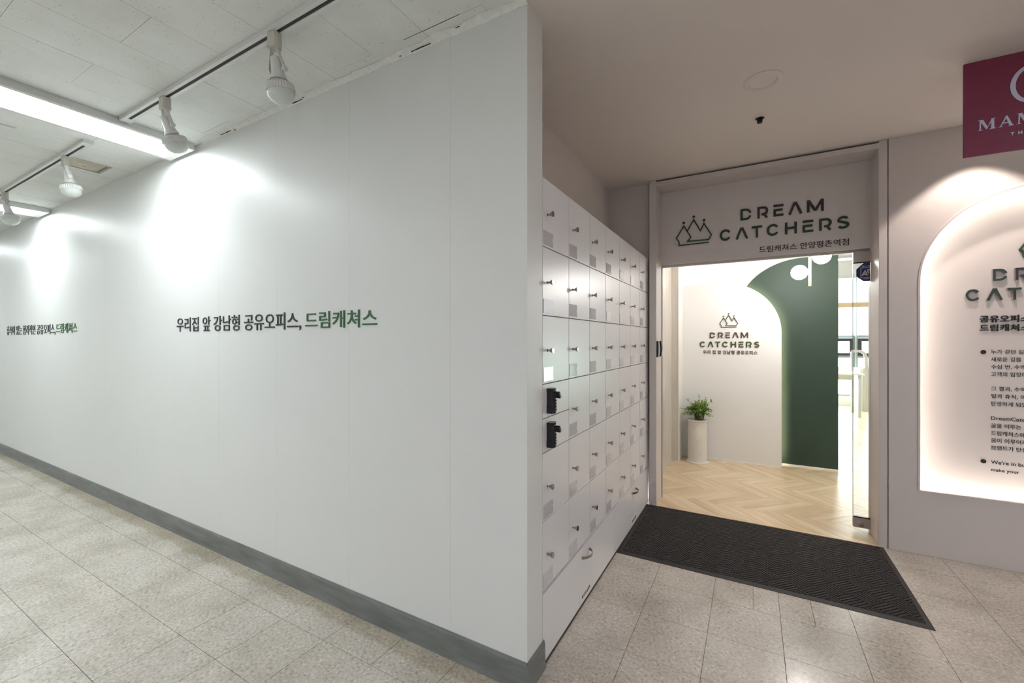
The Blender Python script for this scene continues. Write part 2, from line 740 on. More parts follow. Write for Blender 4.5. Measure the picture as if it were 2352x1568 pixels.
# ---- corridor floor: 0.3 m vinyl tiles
floor = struct('floor')
TX, TY = -0.48, 0.657
cells = []
for i in range(-33, 17):
    for j in range(-13, 11):
        x0, x1 = TX + 0.3 * i, TX + 0.3 * (i + 1)
        y0, y1 = TY + 0.3 * j, TY + 0.3 * (j + 1)
        for (ax0, ax1, ay0, ay1) in ((XL, XE, YB, Y1), (XE, XR, YB, YE)):
            p = clip([(x0, y0), (x1, y0), (x1, y1), (x0, y1)], ax0, ax1, ay0, ay1)
            if len(p) >= 3:
                cx0, cx1 = min(q[0] for q in p), max(q[0] for q in p)
                cy0, cy1 = min(q[1] for q in p), max(q[1] for q in p)
                if cx1 - cx0 > 0.004 and cy1 - cy0 > 0.004:
                    cells.append((cx0, cx1, cy0, cy1))
# two tiles in front of the mat are cut
ncells = []
for c in cells:
    xm = (c[0] + c[1]) / 2
    if abs(c[2] - 2.457) < 0.01 and abs(xm + 0.03) < 0.02:
        ncells += [(c[0], 0.005, c[2], c[3]), (0.005, c[1], c[2], c[3])]
    elif abs(c[2] - 2.457) < 0.01 and abs(xm - 0.27) < 0.02:
        ncells += [(c[0], 0.262, c[2], c[3]), (0.262, c[1], c[2], c[3])]
    else:
        ncells.append(c)
cells = ncells
seen, rest = [], []
for c in cells:
    q = [pix(x, y, 0) for x in (c[0], c[1]) for y in (c[2], c[3])]
    vis = [p for p in q if p and -60 < p[0] < 2412 and -20 < p[1] < 1640]
    (seen if vis else rest).append((min([p[2] for p in vis] or [9]), c))
seen.sort()
rest += seen[290:]
seen = seen[:290]
tcache = {}
for d, (x0, x1, y0, y1) in seen:
    w, h = round(x1 - x0, 4), round(y1 - y0, 4)
    if (w, h) not in tcache:
        g = 0.0010
        tcache[(w, h)] = MB().box(g - w / 2, w / 2 - g, g - h / 2, h / 2 - g, -0.003, 0).mesh('floor_tile', M['vct'])
    link('floor_tile', tcache[(w, h)], floor, ((x0 + x1) / 2, (y0 + y1) / 2, 0))
mb = MB()
for d, (x0, x1, y0, y1) in rest:
    g = 0.0008
    mb.box(x0 + g, x1 - g, y0 + g, y1 - g, -0.003, 0)
tag(build(mb, 'floor_tile_field', 'vct', floor), kind='stuff')
build(MB().box(XL, XR, YB, YE, -0.05, -0.0022), 'floor_bed', 'joint', floor)

# ---- lobby herringbone floor
lob = struct('floor_lobby')
PW, PN = 0.079, 6
r2 = math.sqrt(0.5)
build(MB().box(-0.80, 2.6, YE, 5.62, -0.05, -0.0022), 'floor_bed', paint('plank_joint', '#bfa384', 0.8), lob)
for a in range(-30, 70):
    for b in range(-30, 90):
        t = (a - b) % (2 * PN)
        if t == 0:
            rect, dr = [(a, b), (a + PN, b), (a + PN, b + 1), (a, b + 1)], -PI / 4
        elif t == 2 * PN - 1:
            rect, dr = [(a, b), (a + 1, b), (a + 1, b + PN), (a, b + PN)], PI / 4
        else:
            continue
        g = 0.006
        cxx = sum(p[0] for p in rect) / 4
        cyy = sum(p[1] for p in rect) / 4
        rect = [(p[0] + (g if p[0] < cxx else -g), p[1] + (g if p[1] < cyy else -g)) for p in rect]

        def w2(p):
            P, Q = p[0] * PW, p[1] * PW
            return (P * r2 + Q * r2 - 3.06, -P * r2 + Q * r2 + 4.56)
        poly = clip([w2(p) for p in rect], -0.80, 2.6, YE + 0.001, 5.62)
        if len(poly) < 3:
            continue
        cxx = sum(p[0] for p in poly) / len(poly)
        cyy = sum(p[1] for p in poly) / len(poly)
        ar = abs(sum(poly[i - 1][0] * poly[i][1] - poly[i][0] * poly[i - 1][1] for i in range(len(poly)))) / 2
        if ar < 2e-4:
            continue
        # local frame: length along x
        ca, sa = math.cos(-dr), math.sin(-dr)
        loc2 = [((p[0] - cxx) * ca - (p[1] - cyy) * sa, (p[0] - cxx) * sa + (p[1] - cyy) * ca) for p in poly]
        o = link('floor_plank', MB().prism([loc2], XY, -0.003, 0.0).mesh('floor_plank', M['oak']), lob, (cxx, cyy, 0))
        o.rotation_euler = (0, 0, dr)
offi = struct('floor_office')
build(MB().box(-3.0, 6.0, 5.62, 11.2, -0.05, 0.0), 'floor_boards', 'oak_floor', offi)
build(MB().box(2.6, 6.0, 3.9, 5.62, -0.05, 0.0), 'floor_boards', 'oak_floor', offi)

# ---- acoustic ceiling (corridor) : 0.3 x 0.6 tiles, staggered
ceil = struct('ceiling', (0, 0, ZC))
ccache = {}
VENT = [(-4.444, 1.0985), (-4.227, 1.0985), (-4.227, 1.322), (-4.444, 1.322)]
for i in range(-28, 5):
    x0, x1 = -1.815 + 0.3 * i, -1.815 + 0.3 * (i + 1)
    offy = 0.788 if (i % 2 == 0) else 0.488      # columns [-2.415,-2.115] and [-3.015,-2.715] break at 0.788
    for j in range(-7, 3):
        y0, y1 = offy + 0.6 * j, offy + 0.6 * (j + 1)
        p = clip([(x0, y0), (x1, y0), (x1, y1), (x0, y1)], XL, XE, YB, Y1)
        if len(p) < 3:
            continue
        ax0, ax1 = min(q[0] for q in p), max(q[0] for q in p)
        ay0, ay1 = min(q[1] for q in p), max(q[1] for q in p)
        if ax1 - ax0 < 0.01 or ay1 - ay0 < 0.01:
            continue
        w, h = round(ax1 - ax0, 3), round(ay1 - ay0, 3)
        if ax0 < -4.335 < ax1 and ay0 < 1.20 < ay1:          # the tile with the vent opening
            build(MB().prism([[(ax0 + 0.0007, ay0 + 0.0007), (ax1 - 0.0007, ay0 + 0.0007), (ax1 - 0.0007, ay1 - 0.0007), (ax0 + 0.0007, ay1 - 0.0007)], VENT], XY, ZC, ZC + 0.012), 'ceiling_tile', 'acoustic', ceil)
            continue
        if (w, h) not in ccache:
            g = 0.0007
            ccache[(w, h)] = MB().box(g - w / 2, w / 2 - g, g - h / 2, h / 2 - g, 0, 0.012).mesh('ceiling_tile', M['acoustic'])
        link('ceiling_tile', ccache[(w, h)], ceil, ((ax0 + ax1) / 2, (ay0 + ay1) / 2, random.choice((0, 0, 0.0006, -0.0006))))
build(MB().prism([[(XL, YB), (XE, YB), (XE, Y1), (XL, Y1)], VENT], XY, ZC + 0.0125, ZC + 0.10), 'ceiling_backing', paint('ceiling_joint', '#d8dad6', 0.9), ceil)
# smooth ceiling over the entrance bay
tag(build(MB().prism([[(XE, YB), (XR, YB), (XR, 3.90), (-1.20, 3.90), (-1.20, 1.56), (XE, 1.56)]], XY, ZC, ZC + 0.10),
          'ceiling_entrance', 'ceil_white'), kind='structure')

# ---- long white wall of panels
wl = struct('wall_left', (-3, Y1, 0))
seams = [XE, -1.121, -1.750, -2.350, -2.965, -3.560, -4.16, -4.77, -5.37, -5.98, -6.58, -7.19, -7.79, -8.4, -9.0, -9.6, XL]
for a, b in zip(seams[1:], seams[:-1]):
    build(MB().box(a + 0.0004, b - (0.0004 if b != XE else 0), Y1, Y1 + 0.012, 0.0, ZC + 0.012), 'wall_panel', 'wall_paint', wl)
build(MB().box(XL, XE - 0.001, Y1 + 0.013, Y1 + 0.10, 0, ZC + 0.10), 'wall_core', 'wall_paint', wl)
build(MB().box(XE - 0.05, XE, Y1 + 0.012, 1.590, 0, ZC), 'wall_end', 'end_paint', wl)
build(MB().box(-1.15, XE - 0.05, Y1 + 0.10, 1.590, 0, ZC + 0.09), 'wall_core', 'end_paint', wl)

# ---- baseboard
bb = struct('baseboard_left', (-3, Y1, 0))


def base_prof(x0, x1):
    m = MB()
    prof = [(Y1, 0), (Y1 - 0.012, 0), (Y1 - 0.009, 0.02), (Y1 - 0.007, 0.10), (Y1 - 0.003, 0.112), (Y1, 0.112)]
    m.prism([prof], lambda a, b, t: (t, a, b), x0, x1)
    return m


build(base_prof(XL, -3.561), 'baseboard_strip', 'rubber_base', bb)
build(base_prof(-3.560, XE + 0.008), 'baseboard_strip', 'rubber_base', bb)
m = MB()
prof = [(XE, 0), (XE + 0.012, 0), (XE + 0.009, 0.02), (XE + 0.007, 0.10), (XE + 0.003, 0.112), (XE, 0.112)]
m.prism([prof], lambda a, b, t: (a, t, b), Y1 - 0.008, 1.603)
build(m, 'baseboard_return', 'rubber_base', bb)

# ---- recess above the lockers
rec = struct('wall_recess', (-1.1, 2.6, 0))
build(MB().box(-1.20, -1.09, 1.60, 3.90, 0, ZC), 'recess_back', 'recess_wall', rec)
build(MB().box(-1.09, -0.7515, 3.672, 3.90, 0, ZC), 'recess_end', 'recess_wall', rec)
build(MB().box(-0.7515, -0.736, 3.885, 3.90, 0, ZC), 'gap_end', 'recess_wall', rec)

# ---- entrance wall right, with the arched niche
NXC, NR, NZ, NB = 1.459, 0.540, 1.715, 0.400


def arch_loop(xc, r, zs, zb, n=40):
    return [(xc - r, zb), (xc + r, zb)] + [(xc + r * math.cos(PI * i / n), zs + r * math.sin(PI * i / n)) for i in range(n + 1)]


wr = struct('wall_right', (2.4, YE, 0))
outer = [(0.7725, 0), (XR, 0), (XR, ZC), (0.7725, ZC)]
build(MB().prism([outer, arch_loop(NXC, NR, NZ, NB)], XZ, YE, YE + 0.012), 'wall_face', 'pink_white', wr)
build(MB().prism([outer, arch_loop(NXC, NR + 0.05, NZ, NB - 0.05)], XZ, YE + 0.012, YE + 0.12), 'wall_cavity', 'pink_white', wr)
build(MB().prism([outer], XZ, YE + 0.121, YE + 0.29), 'niche_back', 'pink_white', wr)
m = MB()
lp_o, lp_i = arch_loop(NXC, NR + 0.006, NZ, NB - 0.006), arch_loop(NXC, NR - 0.004, NZ, NB + 0.004)
m.prism([lp_o, lp_i], XZ, YE - 0.006, YE + 0.012)
build(m, 'niche_trim', 'pink_white', wr)
build(MB().box(0.7642, 0.7723, YE + 0.016, YE + 0.03, 0, ZC), 'wall_groove', 'groove_grey', wr)

# niche LED strip (follows the arch behind the lip)
strip = thing('led_strip', 'warm LED strip hidden behind the rim of the arched wall niche', 'light strip', (NXC, YE + 0.03, NB))
lp = arch_loop(NXC, NR + 0.036, NZ, NB - 0.036)
lp = lp[2:] + [lp[0], lp[1], lp[2]]
build(MB().tube([(a, YE + 0.034, b) for a, b in lp], 0.005, 6), 'led_tube', 'led_niche', strip)

# ---- entrance portal
door = struct('door_1', (0.02, YE, 0))
JL, JR = -0.683, 0.724
build(MB().box(-0.736, JL, YE, 3.90, 0, ZC - 0.002), 'jamb', 'frame_face', door)
build(MB().box(JL, JL + 0.0015, YE + 0.001, 3.898, 0, 2.604), 'jamb_lining', 'frame_cream', door)
build(MB().box(JR, 0.7640, YE, 3.90, 0, ZC - 0.002), 'jamb', 'frame_face', door)
build(MB().box(JR - 0.0015, JR, YE + 0.001, 3.898, 0, 2.604), 'jamb_lining', 'frame_cream', door)
build(MB().box(JL, JR, YE, 3.90, 2.605, 2.640), 'head', 'frame_face', door)
build(MB().box(JL, JR, 3.88, 3.90, 2.6405, ZC), 'head_back', 'frame_face', door)
build(MB().box(JL + 0.0016, JR - 0.0016, 3.815, 3.835, 1.993, 2.604), 'header_panel', 'header', door)
build(MB().box(JL + 0.0016, JR - 0.0016, 3.865, 3.895, 1.978, 2.604), 'header_back', 'frame_cream', door)
build(MB().box(JL + 0.018, 0.626, 3.8355, 3.8645, 2.03, 2.05), 'sliding_track', 'satin', door)
build(MB().box(JL + 0.002, JL + 0.010, 3.842, 3.858, 0.0, 1.98), 'strike_channel', 'fitting', door)
build(MB().box(JL, JR, YE - 0.004, YE + 0.018, 0.0005, 0.003), 'threshold', 'tan', door)

# ---- lobby
wlob = struct('wall_lobby_left', (-0.8, 4.5, 0))
build(MB().box(-0.90, -0.782, 3.90, 5.010, 0, 2.6), 'side_panel', 'pale_wood', wlob)
build(MB().box(-0.90, -0.712, 5.0105, 5.33, 0, 2.6), 'corner_panel', 'pale_wood', wlob)
build(MB().box(-0.7115, -0.709, 5.008, 5.328, 0.0, 2.6), 'corner_return', 'white_strip', wlob)
build(MB().box(-0.7815, -0.712, 5.004, 5.010, 0.0005, 0.012), 'base_strip', 'white_strip', wlob)

ACX, ACZ, AR = -0.283, 1.430, 0.555          # rounded shoulder of the cream wall
ALX, ARX, ATZ = -0.7119, ACX + AR, ACZ + AR
wa = struct('wall_arch', (-0.2, 5.33, 0))


def arch_outline(d=0.0, n=24):
    r = AR - d
    return [(ALX, 0.0), (ACX + r, 0.0)] + [(ACX + r * math.cos(PI / 2 * i / n), ACZ + r * math.sin(PI / 2 * i / n)) for i in range(n + 1)] + [(ALX, ACZ + r)]


build(MB().prism([arch_outline()], XZ, 5.330, 5.352), 'arch_panel', 'cream_wall', wa)
edge = arch_outline(0.006)[1:]
m = MB()
stroke(m, edge, 0.012, XZ, 5.352, 5.418)
build(m, 'arch_rim', 'cream_wall', wa)
build(MB().box(ALX, ARX, 5.326, 5.330, 0.0005, 0.012), 'base_strip', 'white_strip', wa)
build(MB().box(ALX, -0.05, 5.36, 5.52, 0, 0.05), 'arch_foot', 'cream_wall', wa)
st2 = thing('led_strip', 'LED strip glowing behind the edge of the cream rounded wall', 'light strip', (ACX, 5.40, 0))
m = MB()
e2 = [(p[0], max(p[1], 0.06)) for p in arch_outline(0.045)[1:]]
stroke(m, e2, 0.012, XZ, 5.385, 5.395)
build(m, 'led_tube', 'led_arch', st2)

GCX, GCZ, GR, GX = 0.485, 1.564, 0.668, 0.775
wg = struct('wall_green', (0.3, 5.49, 0))
gout = [(GCX - GR, 0), (GX, 0), (GX, GCZ + GR)] + [(GCX + GR * math.cos(PI / 2 + PI / 2 * i / 30), GCZ + GR * math.sin(PI / 2 + PI / 2 * i / 30)) for i in range(31)]
build(MB().prism([gout], XZ, 5.490, 5.515), 'green_panel', 'green_wall', wg)
build(MB().box(ARX + 0.01, GX, 5.484, 5.490, 0.0005, 0.012), 'base_strip', 'white_strip', wg)
build(MB().box(-0.90, GX - 0.002, 5.5155, 5.62, 0, 3.1), 'backing_wall', 'cream_wall', wg)

tag(build(MB().box(-0.90, 2.7, 3.9, 5.62, 2.60, 2.70), 'ceiling_lobby', 'cream_wall'), kind='structure')
tag(build(MB().box(0.7645, 6.1, 3.9005, 3.96, 0, 3.2), 'wall_lobby_front', 'cream_wall'), kind='structure')
tag(build(MB().box(-3.1, 6.1, 3.97, 11.25, 3.10, 3.20), 'ceiling_office', 'cream_wall'), kind='structure')
tag(build(MB().box(6.0, 6.1, 3.97, 11.25, 0, 3.1), 'wall_office_right', 'cream_wall'), kind='structure')
tag(build(MB().box(-3.1, -3.0, 5.63, 11.25, 0, 3.1), 'wall_office_left', 'cream_wall'), kind='structure')
tag(build(MB().box(-3.0, -0.91, 5.55, 5.63, 0, 3.1), 'wall_office_front', 'cream_wall'), kind='structure')

# ---- corridor shell out of view
tag(build(MB().box(XL - 0.1, XR + 0.1, YB - 0.1, YB, 0, ZC + 0.1), 'wall_back', 'wall_paint'), kind='structure')
tag(build(MB().box(XL - 0.1, XL, YB, Y1 + 0.1, 0, ZC + 0.1), 'wall_end_left', 'wall_paint'), kind='structure')
tag(build(MB().box(XR, XR + 0.1, YB, YE + 0.12, 0, ZC), 'wall_end_right', 'pink_white'), kind='structure')

# ---- office window wall
YW = 11.03
ww = struct('wall_office_window', (1.5, YW, 0))
bays = [-0.68, 0.60, 1.845, 3.09, 4.335]
holes = [[(a + 0.008, 0.20), (b - 0.008, 0.20), (b - 0.008, 2.66), (a + 0.008, 2.66)] for a, b in zip(bays[:-1], bays[1:])]
build(MB().prism([[(-3.0, 0), (6.0, 0), (6.0, 3.1), (-3.0, 3.1)]] + holes, XZ, YW, YW + 0.15), 'wall_face', 'cream_wall', ww)
for k, (a, b) in enumerate(zip(bays[:-1], bays[1:])):
    a, b = a + 0.009, b - 0.009
    wn = struct('window_%d' % (k + 1), ((a + b) / 2, YW + 0.05, 0.2))
    m = MB()
    for z0, z1 in ((0.201, 0.23), (0.705, 0.795), (0.985, 1.032), (1.395, 1.45), (2.62, 2.659)):
        m.box(a + 0.0301, b - 0.0301, YW + 0.03, YW + 0.09, z0, z1)
    m.box(a, a + 0.03, YW + 0.03, YW + 0.09, 0.201, 2.659)
    m.box(b - 0.03, b, YW + 0.03, YW + 0.09, 0.201, 2.659)
    build(m, 'window_frame', 'win_grey', wn)
    m = MB()
    so, si = [(a + 0.031, 1.033), (b - 0.031, 1.033), (b - 0.031, 1.394), (a + 0.031, 1.394)], [(a + 0.09, 1.09), (b - 0.09, 1.09), (b - 0.09, 1.325), (a + 0.09, 1.325)]
    m.prism([so, si], XZ, YW + 0.01, YW + 0.08)
    build(m, 'window_sash', 'sash', wn)
    build(MB().box(a + 0.09, b - 0.09, YW + 0.045, YW + 0.05, 1.09, 1.325), 'pane', 'glass', wn)
    build(MB().box(a + 0.03, b - 0.03, YW + 0.055, YW + 0.06, 0.231, 0.704), 'pane', 'glass_green', wn)
    build(MB().box(a + 0.03, b - 0.03, YW + 0.055, YW + 0.06, 0.796, 0.984), 'pane', 'glass_green', wn)
    build(MB().box(a + 0.03, b - 0.03, YW + 0.055, YW + 0.06, 1.451, 2.619), 'pane', 'glass', wn)
    bl = thing('roller_blind', ('white roller blind in the office window next to the left office wall', 'white roller blind glowing in the office window behind the desk', 'white roller blind glowing in the office window behind the arched partition', 'white roller blind in the office window next to the right office wall')[k], 'blind', ((a + b) / 2, YW - 0.05, 1.45), group='office roller blinds')
    build(MB().box(a + 0.004, b - 0.004, YW - 0.022, YW - 0.02, 1.455, 2.62), 'cloth', 'blind', bl)
    build(MB().tube([(a + 0.004, YW - 0.022, 2.64), (b - 0.004, YW - 0.022, 2.64)], 0.02, 10), 'roller', 'white_metal', bl)
    build(MB().box(a + 0.004, b - 0.004, YW - 0.028, YW - 0.016, 1.44, 1.455), 'hem_bar', 'white_metal', bl)
tag(build(MB().box(bays[0], bays[-1], YW - 0.09, YW - 0.06, 2.019, 2.113), 'trim_1', 'tan'), kind='structure')
build(MB().box(-0.7, 4.4, YW - 0.03, YW, 0.70, 0.80), 'window_ledge', 'cream_wall', ww)

# ================================================================== LOCKERS
LC = thing('locker_cabinet', 'white wall of small locker doors with chrome knobs above two wide drawers', 'locker', (-0.92, 2.61, 0))
LY0, LW, LZT, LH = 1.592, 0.291, 2.024, 0.2855
build(MB().box(-1.085, XE - 0.020, LY0 + 0.001, LY0 + 7 * LW, 0.012, LZT - 0.004), 'body', 'carcass', LC)
build(MB().box(-1.085, XE - 0.001, LY0 + 0.001, LY0 + 7 * LW, LZT - 0.0035, LZT), 'top_panel', 'carcass_white', LC)
build(MB().box(-1.085, XE - 0.03, LY0 + 0.001, LY0 + 7 * LW, 0.0, 0.0115), 'plinth', 'carcass_white', LC)


def door_mesh(w, h):
    g = 0.0020
    e = 0.0006
    m = MB()
    x = 0.0
    # bevelled slab: front at x=0
    a0, a1, b0, b1 = g, w - g, g, h - g
    vs = [(-0.018, a0, b0), (-0.018, a1, b0), (-0.018, a1, b1), (-0.018, a0, b1),
          (-e, a0, b0), (-e, a1, b0), (-e, a1, b1), (-e, a0, b1),
          (0, a0 + e, b0 + e), (0, a1 - e, b0 + e), (0, a1 - e, b1 - e), (0, a0 + e, b1 - e)]
    fs = [(3, 2, 1, 0), (8, 9, 10, 11)]
    for s in (0, 4):
        for i in range(4):
            j = (i + 1) % 4
            fs.append((s + i, s + j, s + 4 + j, s + 4 + i))
    m.add(vs, fs)
    me = m.mesh('locker_door', M['laminate'])
    me.materials.append(M['door_edge'])
    for p in me.polygons:
        if abs(p.normal.x) < 0.2:
            p.material_index = 1
    return me


RX = Matrix.Rotation(PI / 2, 4, 'Y')      # lathe axis z -> +x
knob_me = MB().lathe([(0.006, 0), (0.006, 0.002), (0.0032, 0.004), (0.0034, 0.008), (0.0122, 0.024), (0.0125, 0.026), (0.0115, 0.0270)], 20, RX).mesh('knob', M['chrome'], True)


def pocket_mesh(mat):
    w, h = 0.094, 0.058
    lp = [(0, 0), (w, 0), (w, h * 0.36), (w - 0.005, h * 0.42), (w - 0.005, h * 0.58), (w, h * 0.64), (w, h), (0, h)]
    return MB().prism([lp], lambda a, b, t: (t, a, b), 0.0004, 0.0022).mesh('card_pocket', M[mat])


rim_me = MB()
for (a0, a1, b0, b1) in ((0, 0.094, 0, 0.003), (0, 0.094, 0.055, 0.058), (0, 0.003, 0.003, 0.055)):
    rim_me.box(0.0023, 0.003, a0, a1, b0, b1)
rim_me = rim_me.mesh('pocket_rim', M['laminate'])
pk = {c: pocket_mesh(n) for c, n in (('L', 'pocket'), ('W', 'pocket'), ('C', 'pocket'))}
CARDS = ['LWW-LW', 'LLLLCL', 'LLLLCL', 'LWCCCL', 'CCCCCC', 'WWCCCC', 'WWLCCC']
full = door_mesh(LW, LH)
half = door_mesh(LW, LH / 2)


def combo_lock(par, y, z):
    k = build(MB(), 'combination_lock', 'black', par) if False else None
    m = MB()
    n = 14
    prof = [(0.0, 0.0), (0.0, 0.020)] + [(0.019 - 0.019 * math.cos(PI * i / n) , 0.020 + 0.012 * math.sin(PI * i / n)) for i in range(1, n)] + [(0.038, 0.020), (0.038, 0.0)]
    m.prism([[(a, b) for a, b in prof]], lambda a, b, t: (XE + 0.0005 + b, y + a, t), z, z + 0.104)
    m.box(XE + 0.0005, XE + 0.026, y - 0.002, y + 0.040, z, z + 0.030)
    m.box(XE + 0.0005, XE + 0.026, y - 0.002, y + 0.040, z + 0.090, z + 0.1045)
    k = build(m, 'combination_lock', 'black', par, True)
    m = MB()
    mx = Matrix.Translation((XE + 0.030, y + 0.019, z + 0.078)) @ Matrix.Rotation(0.5, 4, 'X')
    m.lathe([(0.013, 0), (0.013, 0.008), (0.010, 0.010)], 18, mx @ RX)
    m.box(0.008, 0.024, -0.006, 0.006, -0.013, 0.013, mx)
    build(m, 'lock_knob', 'black', k)
    m = MB()
    m.tube([(XE + 0.030, y + 0.006, z + 0.094), (XE + 0.036, y + 0.012, z + 0.097), (XE + 0.036, y + 0.026, z + 0.097), (XE + 0.030, y + 0.032, z + 0.094)], 0.0025, 8)
    build(m, 'key_cover', 'chrome', k)
    for i in range(4):
        m = MB()
        mx = Matrix.Translation((XE + 0.031, y + 0.019, z + 0.016 + i * 0.0125)) @ Matrix.Rotation(PI / 2, 4, 'X')
        m.lathe([(0.0035, -0.007), (0.0055, -0.004), (0.0055, 0.004), (0.0035, 0.007)], 12, mx)
        build(m, 'number_dial', 'dial', k, True)


for c in range(7):
    for r in range(6):
        y0 = LY0 + LW * c
        zt = LZT - LH * r
        if c == 0 and r == 3:
            for q in range(2):
                z0 = zt - LH / 2 * (q + 1)
                d = link('locker_door', half, LC, (XE + 0.92, y0 - 2.61, z0))
                combo_lock(d, 1.634, z0 + 0.018)
            continue
        d = link('locker_door', full, LC, (XE + 0.92, y0 - 2.61, zt - LH))
        link('knob', knob_me, d, (0, 0.049, LH - 0.146))
        code = CARDS[c][r]
        p = link('card_pocket', pk[code], d, (0, 0.009, 0.0105))
for k, (y0, y1) in enumerate(((LY0, 2.632), (2.632, LY0 + 7 * LW))):
    m = MB()
    g = 0.0022
    m.box(XE - 0.018, XE, y0 + g, y1 - g, 0.013, 0.297)
    dr = build(m, 'drawer', 'laminate', LC)
    dr.data.materials.append(M['door_edge'])
    for p in dr.data.polygons:
        if abs(p.normal.x) < 0.2:
            p.material_index = 1
    hy0, hy1, hz = ((2.061, 2.172, 0.246), (3.090, 3.204, 0.252))[k]
    m = MB()
    pts = []
    for i in range(13):
        t = i / 12
        pts.append((XE + 0.006 + 0.026 * math.sin(PI * t) ** 0.7, hy0 + (hy1 - hy0) * t))
    L, R = offset_path([(q[1], q[0]) for q in pts], 0.004)
    band = [(p.x, p.y) for p in L] + [(p.x, p.y) for p in reversed(R)]
    m.prism([band], lambda a, b, t: (b, a, t), hz - 0.006, hz + 0.006)
    m.box(XE, XE + 0.008, hy0 - 0.004, hy0 + 0.006, hz - 0.006, hz + 0.006)
    m.box(XE, XE + 0.008, hy1 - 0.006, hy1 + 0.004, hz - 0.006, hz + 0.006)
    build(m, 'drawer_handle', 'satin', dr)
    ly0, ly1 = ((2.024, 2.212), (3.058, 3.242))[k]
    lb = build(MB().box(XE + 0.0003, XE + 0.0012, ly0, ly1, 0.018, 0.074), 'paper_label', 'card', dr)
    if k == 0:
        t = text_mb('게스트룸 실내화', lambda a, b, t: (t, a, b), ly0 + 0.03, ly1 - 0.03, 0.036, 0.056, XE + 0.0018, XE + 0.0013, 0.01)
        t.f += []
    else:
        t = text_mb('게스트룸 실내화', lambda a, b, t: (t, a, b), ly0 + 0.03, ly1 - 0.03, 0.036, 0.056, XE + 0.0018, XE + 0.0013, 0.01)
    build(t, 'lettering', 'ink', dr)

# ================================================================== WALL LETTERING
def wall_text(label, x0, x1, gx0, gx1, s, g, z0, z1, gz0, gz1):
    th = thing('wall_lettering', label, 'lettering', ((x0 + gx1) / 2, Y1, z0))
    text_parts('charcoal_letter', s, XZ, x0, x1, z0, z1, Y1 - 0.004, Y1 - 0.0002, 'wall_letter', th, 0.004)
    text_parts('green_letter', g, XZ, gx0, gx1, gz0, gz1, Y1 - 0.004, Y1 - 0.0002, 'wall_letter_green', th, 0.006)


wall_text('raised charcoal and green Korean slogan on the white wall nearer the locker corner', -3.511, -2.129, -2.092, -1.554,
          '우리집 앞 강남형 공유오피스,', '드림캐쳐스', 1.404, 1.506, 1.412, 1.500)
wall_text('raised Korean slogan farther down the white corridor wall, charcoal and green', -7.602, -5.968, -5.943, -5.392,
          '휴식이 있는 합리적인 공유오피스,', '드림캐쳐스', 1.404, 1.514, 1.418, 1.512)

# ================================================================== LOGO
T = 0.175
LWD = dict(D=.87, R=.82, E=.725, A=.98, M=1.13, C=.915, T=.81, H=.84, S=.80)


def glyph(ch, w):
    t = T / 2
    if ch == 'D':
        rx, ry = w * 0.42, 0.5 - t
        cx = w - t - rx
        return [arc(cx, 0.5, rx, ry, 14, 90, 8) + [(t, 1 - t), (t, t)] + arc(cx, 0.5, rx, ry, -90, -20, 8)]
    if ch == 'R':
        ry = 0.285
        cx = w * 0.58
        top = [(t, 0), (t, 1 - t)] + arc(cx, 1 - t - ry, w * 0.42 - t, ry, 90, -90, 10) + [(w * 0.40, 1 - t - 2 * ry)]
        return [top, [(w * 0.60, 0.36), (w - t * 1.15, 0)]]
    if ch == 'E':
        return [[(0, 1 - t), (w, 1 - t)], [(w * 0.93, 0.535), (t, 0.535), (t, t), (w, t)]]
    if ch == 'A':
        return [[(t * 0.95, 0), (w / 2 - t * 0.35, 1)], [(w - t * 0.95, 0), (w / 2 + t * 0.35, 1)]]
    if ch == 'M':
        return [[(t, 0), (t, 1)], [(w - t, 0), (w - t, 1)], [(t * 1.3, 0.98), (w / 2, 0.10)], [(w - t * 1.3, 0.98), (w / 2, 0.10)]]
    if ch == 'C':
        return [arc(w / 2, 0.5, w / 2 - t, 0.51 - t, 33, 327, 26)]
    if ch == 'T':
        return [[(0, 1 - t), (w, 1 - t)], [(w / 2, 0), (w / 2, 1 - t)]]
    if ch == 'H':
        return [[(t, 0), (t, 1)], [(w - t, 0), (w - t, 1)], [(t, 0.52), (w - t, 0.52)]]
    if ch == 'S':
        rx = w / 2 - t
        r1 = (1 - T) / 4 + 0.012
        up = arc(w / 2, 1 - t - r1 + 0.012, rx * 0.94, r1, 25, 205, 12)
        dn = arc(w / 2, t + r1 - 0.012, rx, r1, 40, -155, 12)
        return [up + dn]


HX = dict(D=[(-.080, -.003)], DREAM=[('D', -.080, -.003), ('R', .036, .108), ('E', .142, .206), ('A', .237, .324), ('M', .353, .453)],
          CATCH=[('C', -.226, -.145), ('A', -.113, -.027), ('T', -.003, .068), ('C', .097, .179), ('H', .216, .290), ('E', .326, .391), ('R', .426, .500), ('S', .531, .601)])
CROWN = [(-.307, 2.146), (-.534, 2.145), (-.534, 2.174), (-.555, 2.206), (-.497, 2.303), (-.442, 2.203), (-.468, 2.171), (-.307, 2.169), (-.287, 2.206), (-.343, 2.304), (-.370, 2.249), (-.420, 2.345), (-.470, 2.259)]
DOTS = [(-.497, 2.329), (-.421, 2.370), (-.342, 2.331)]


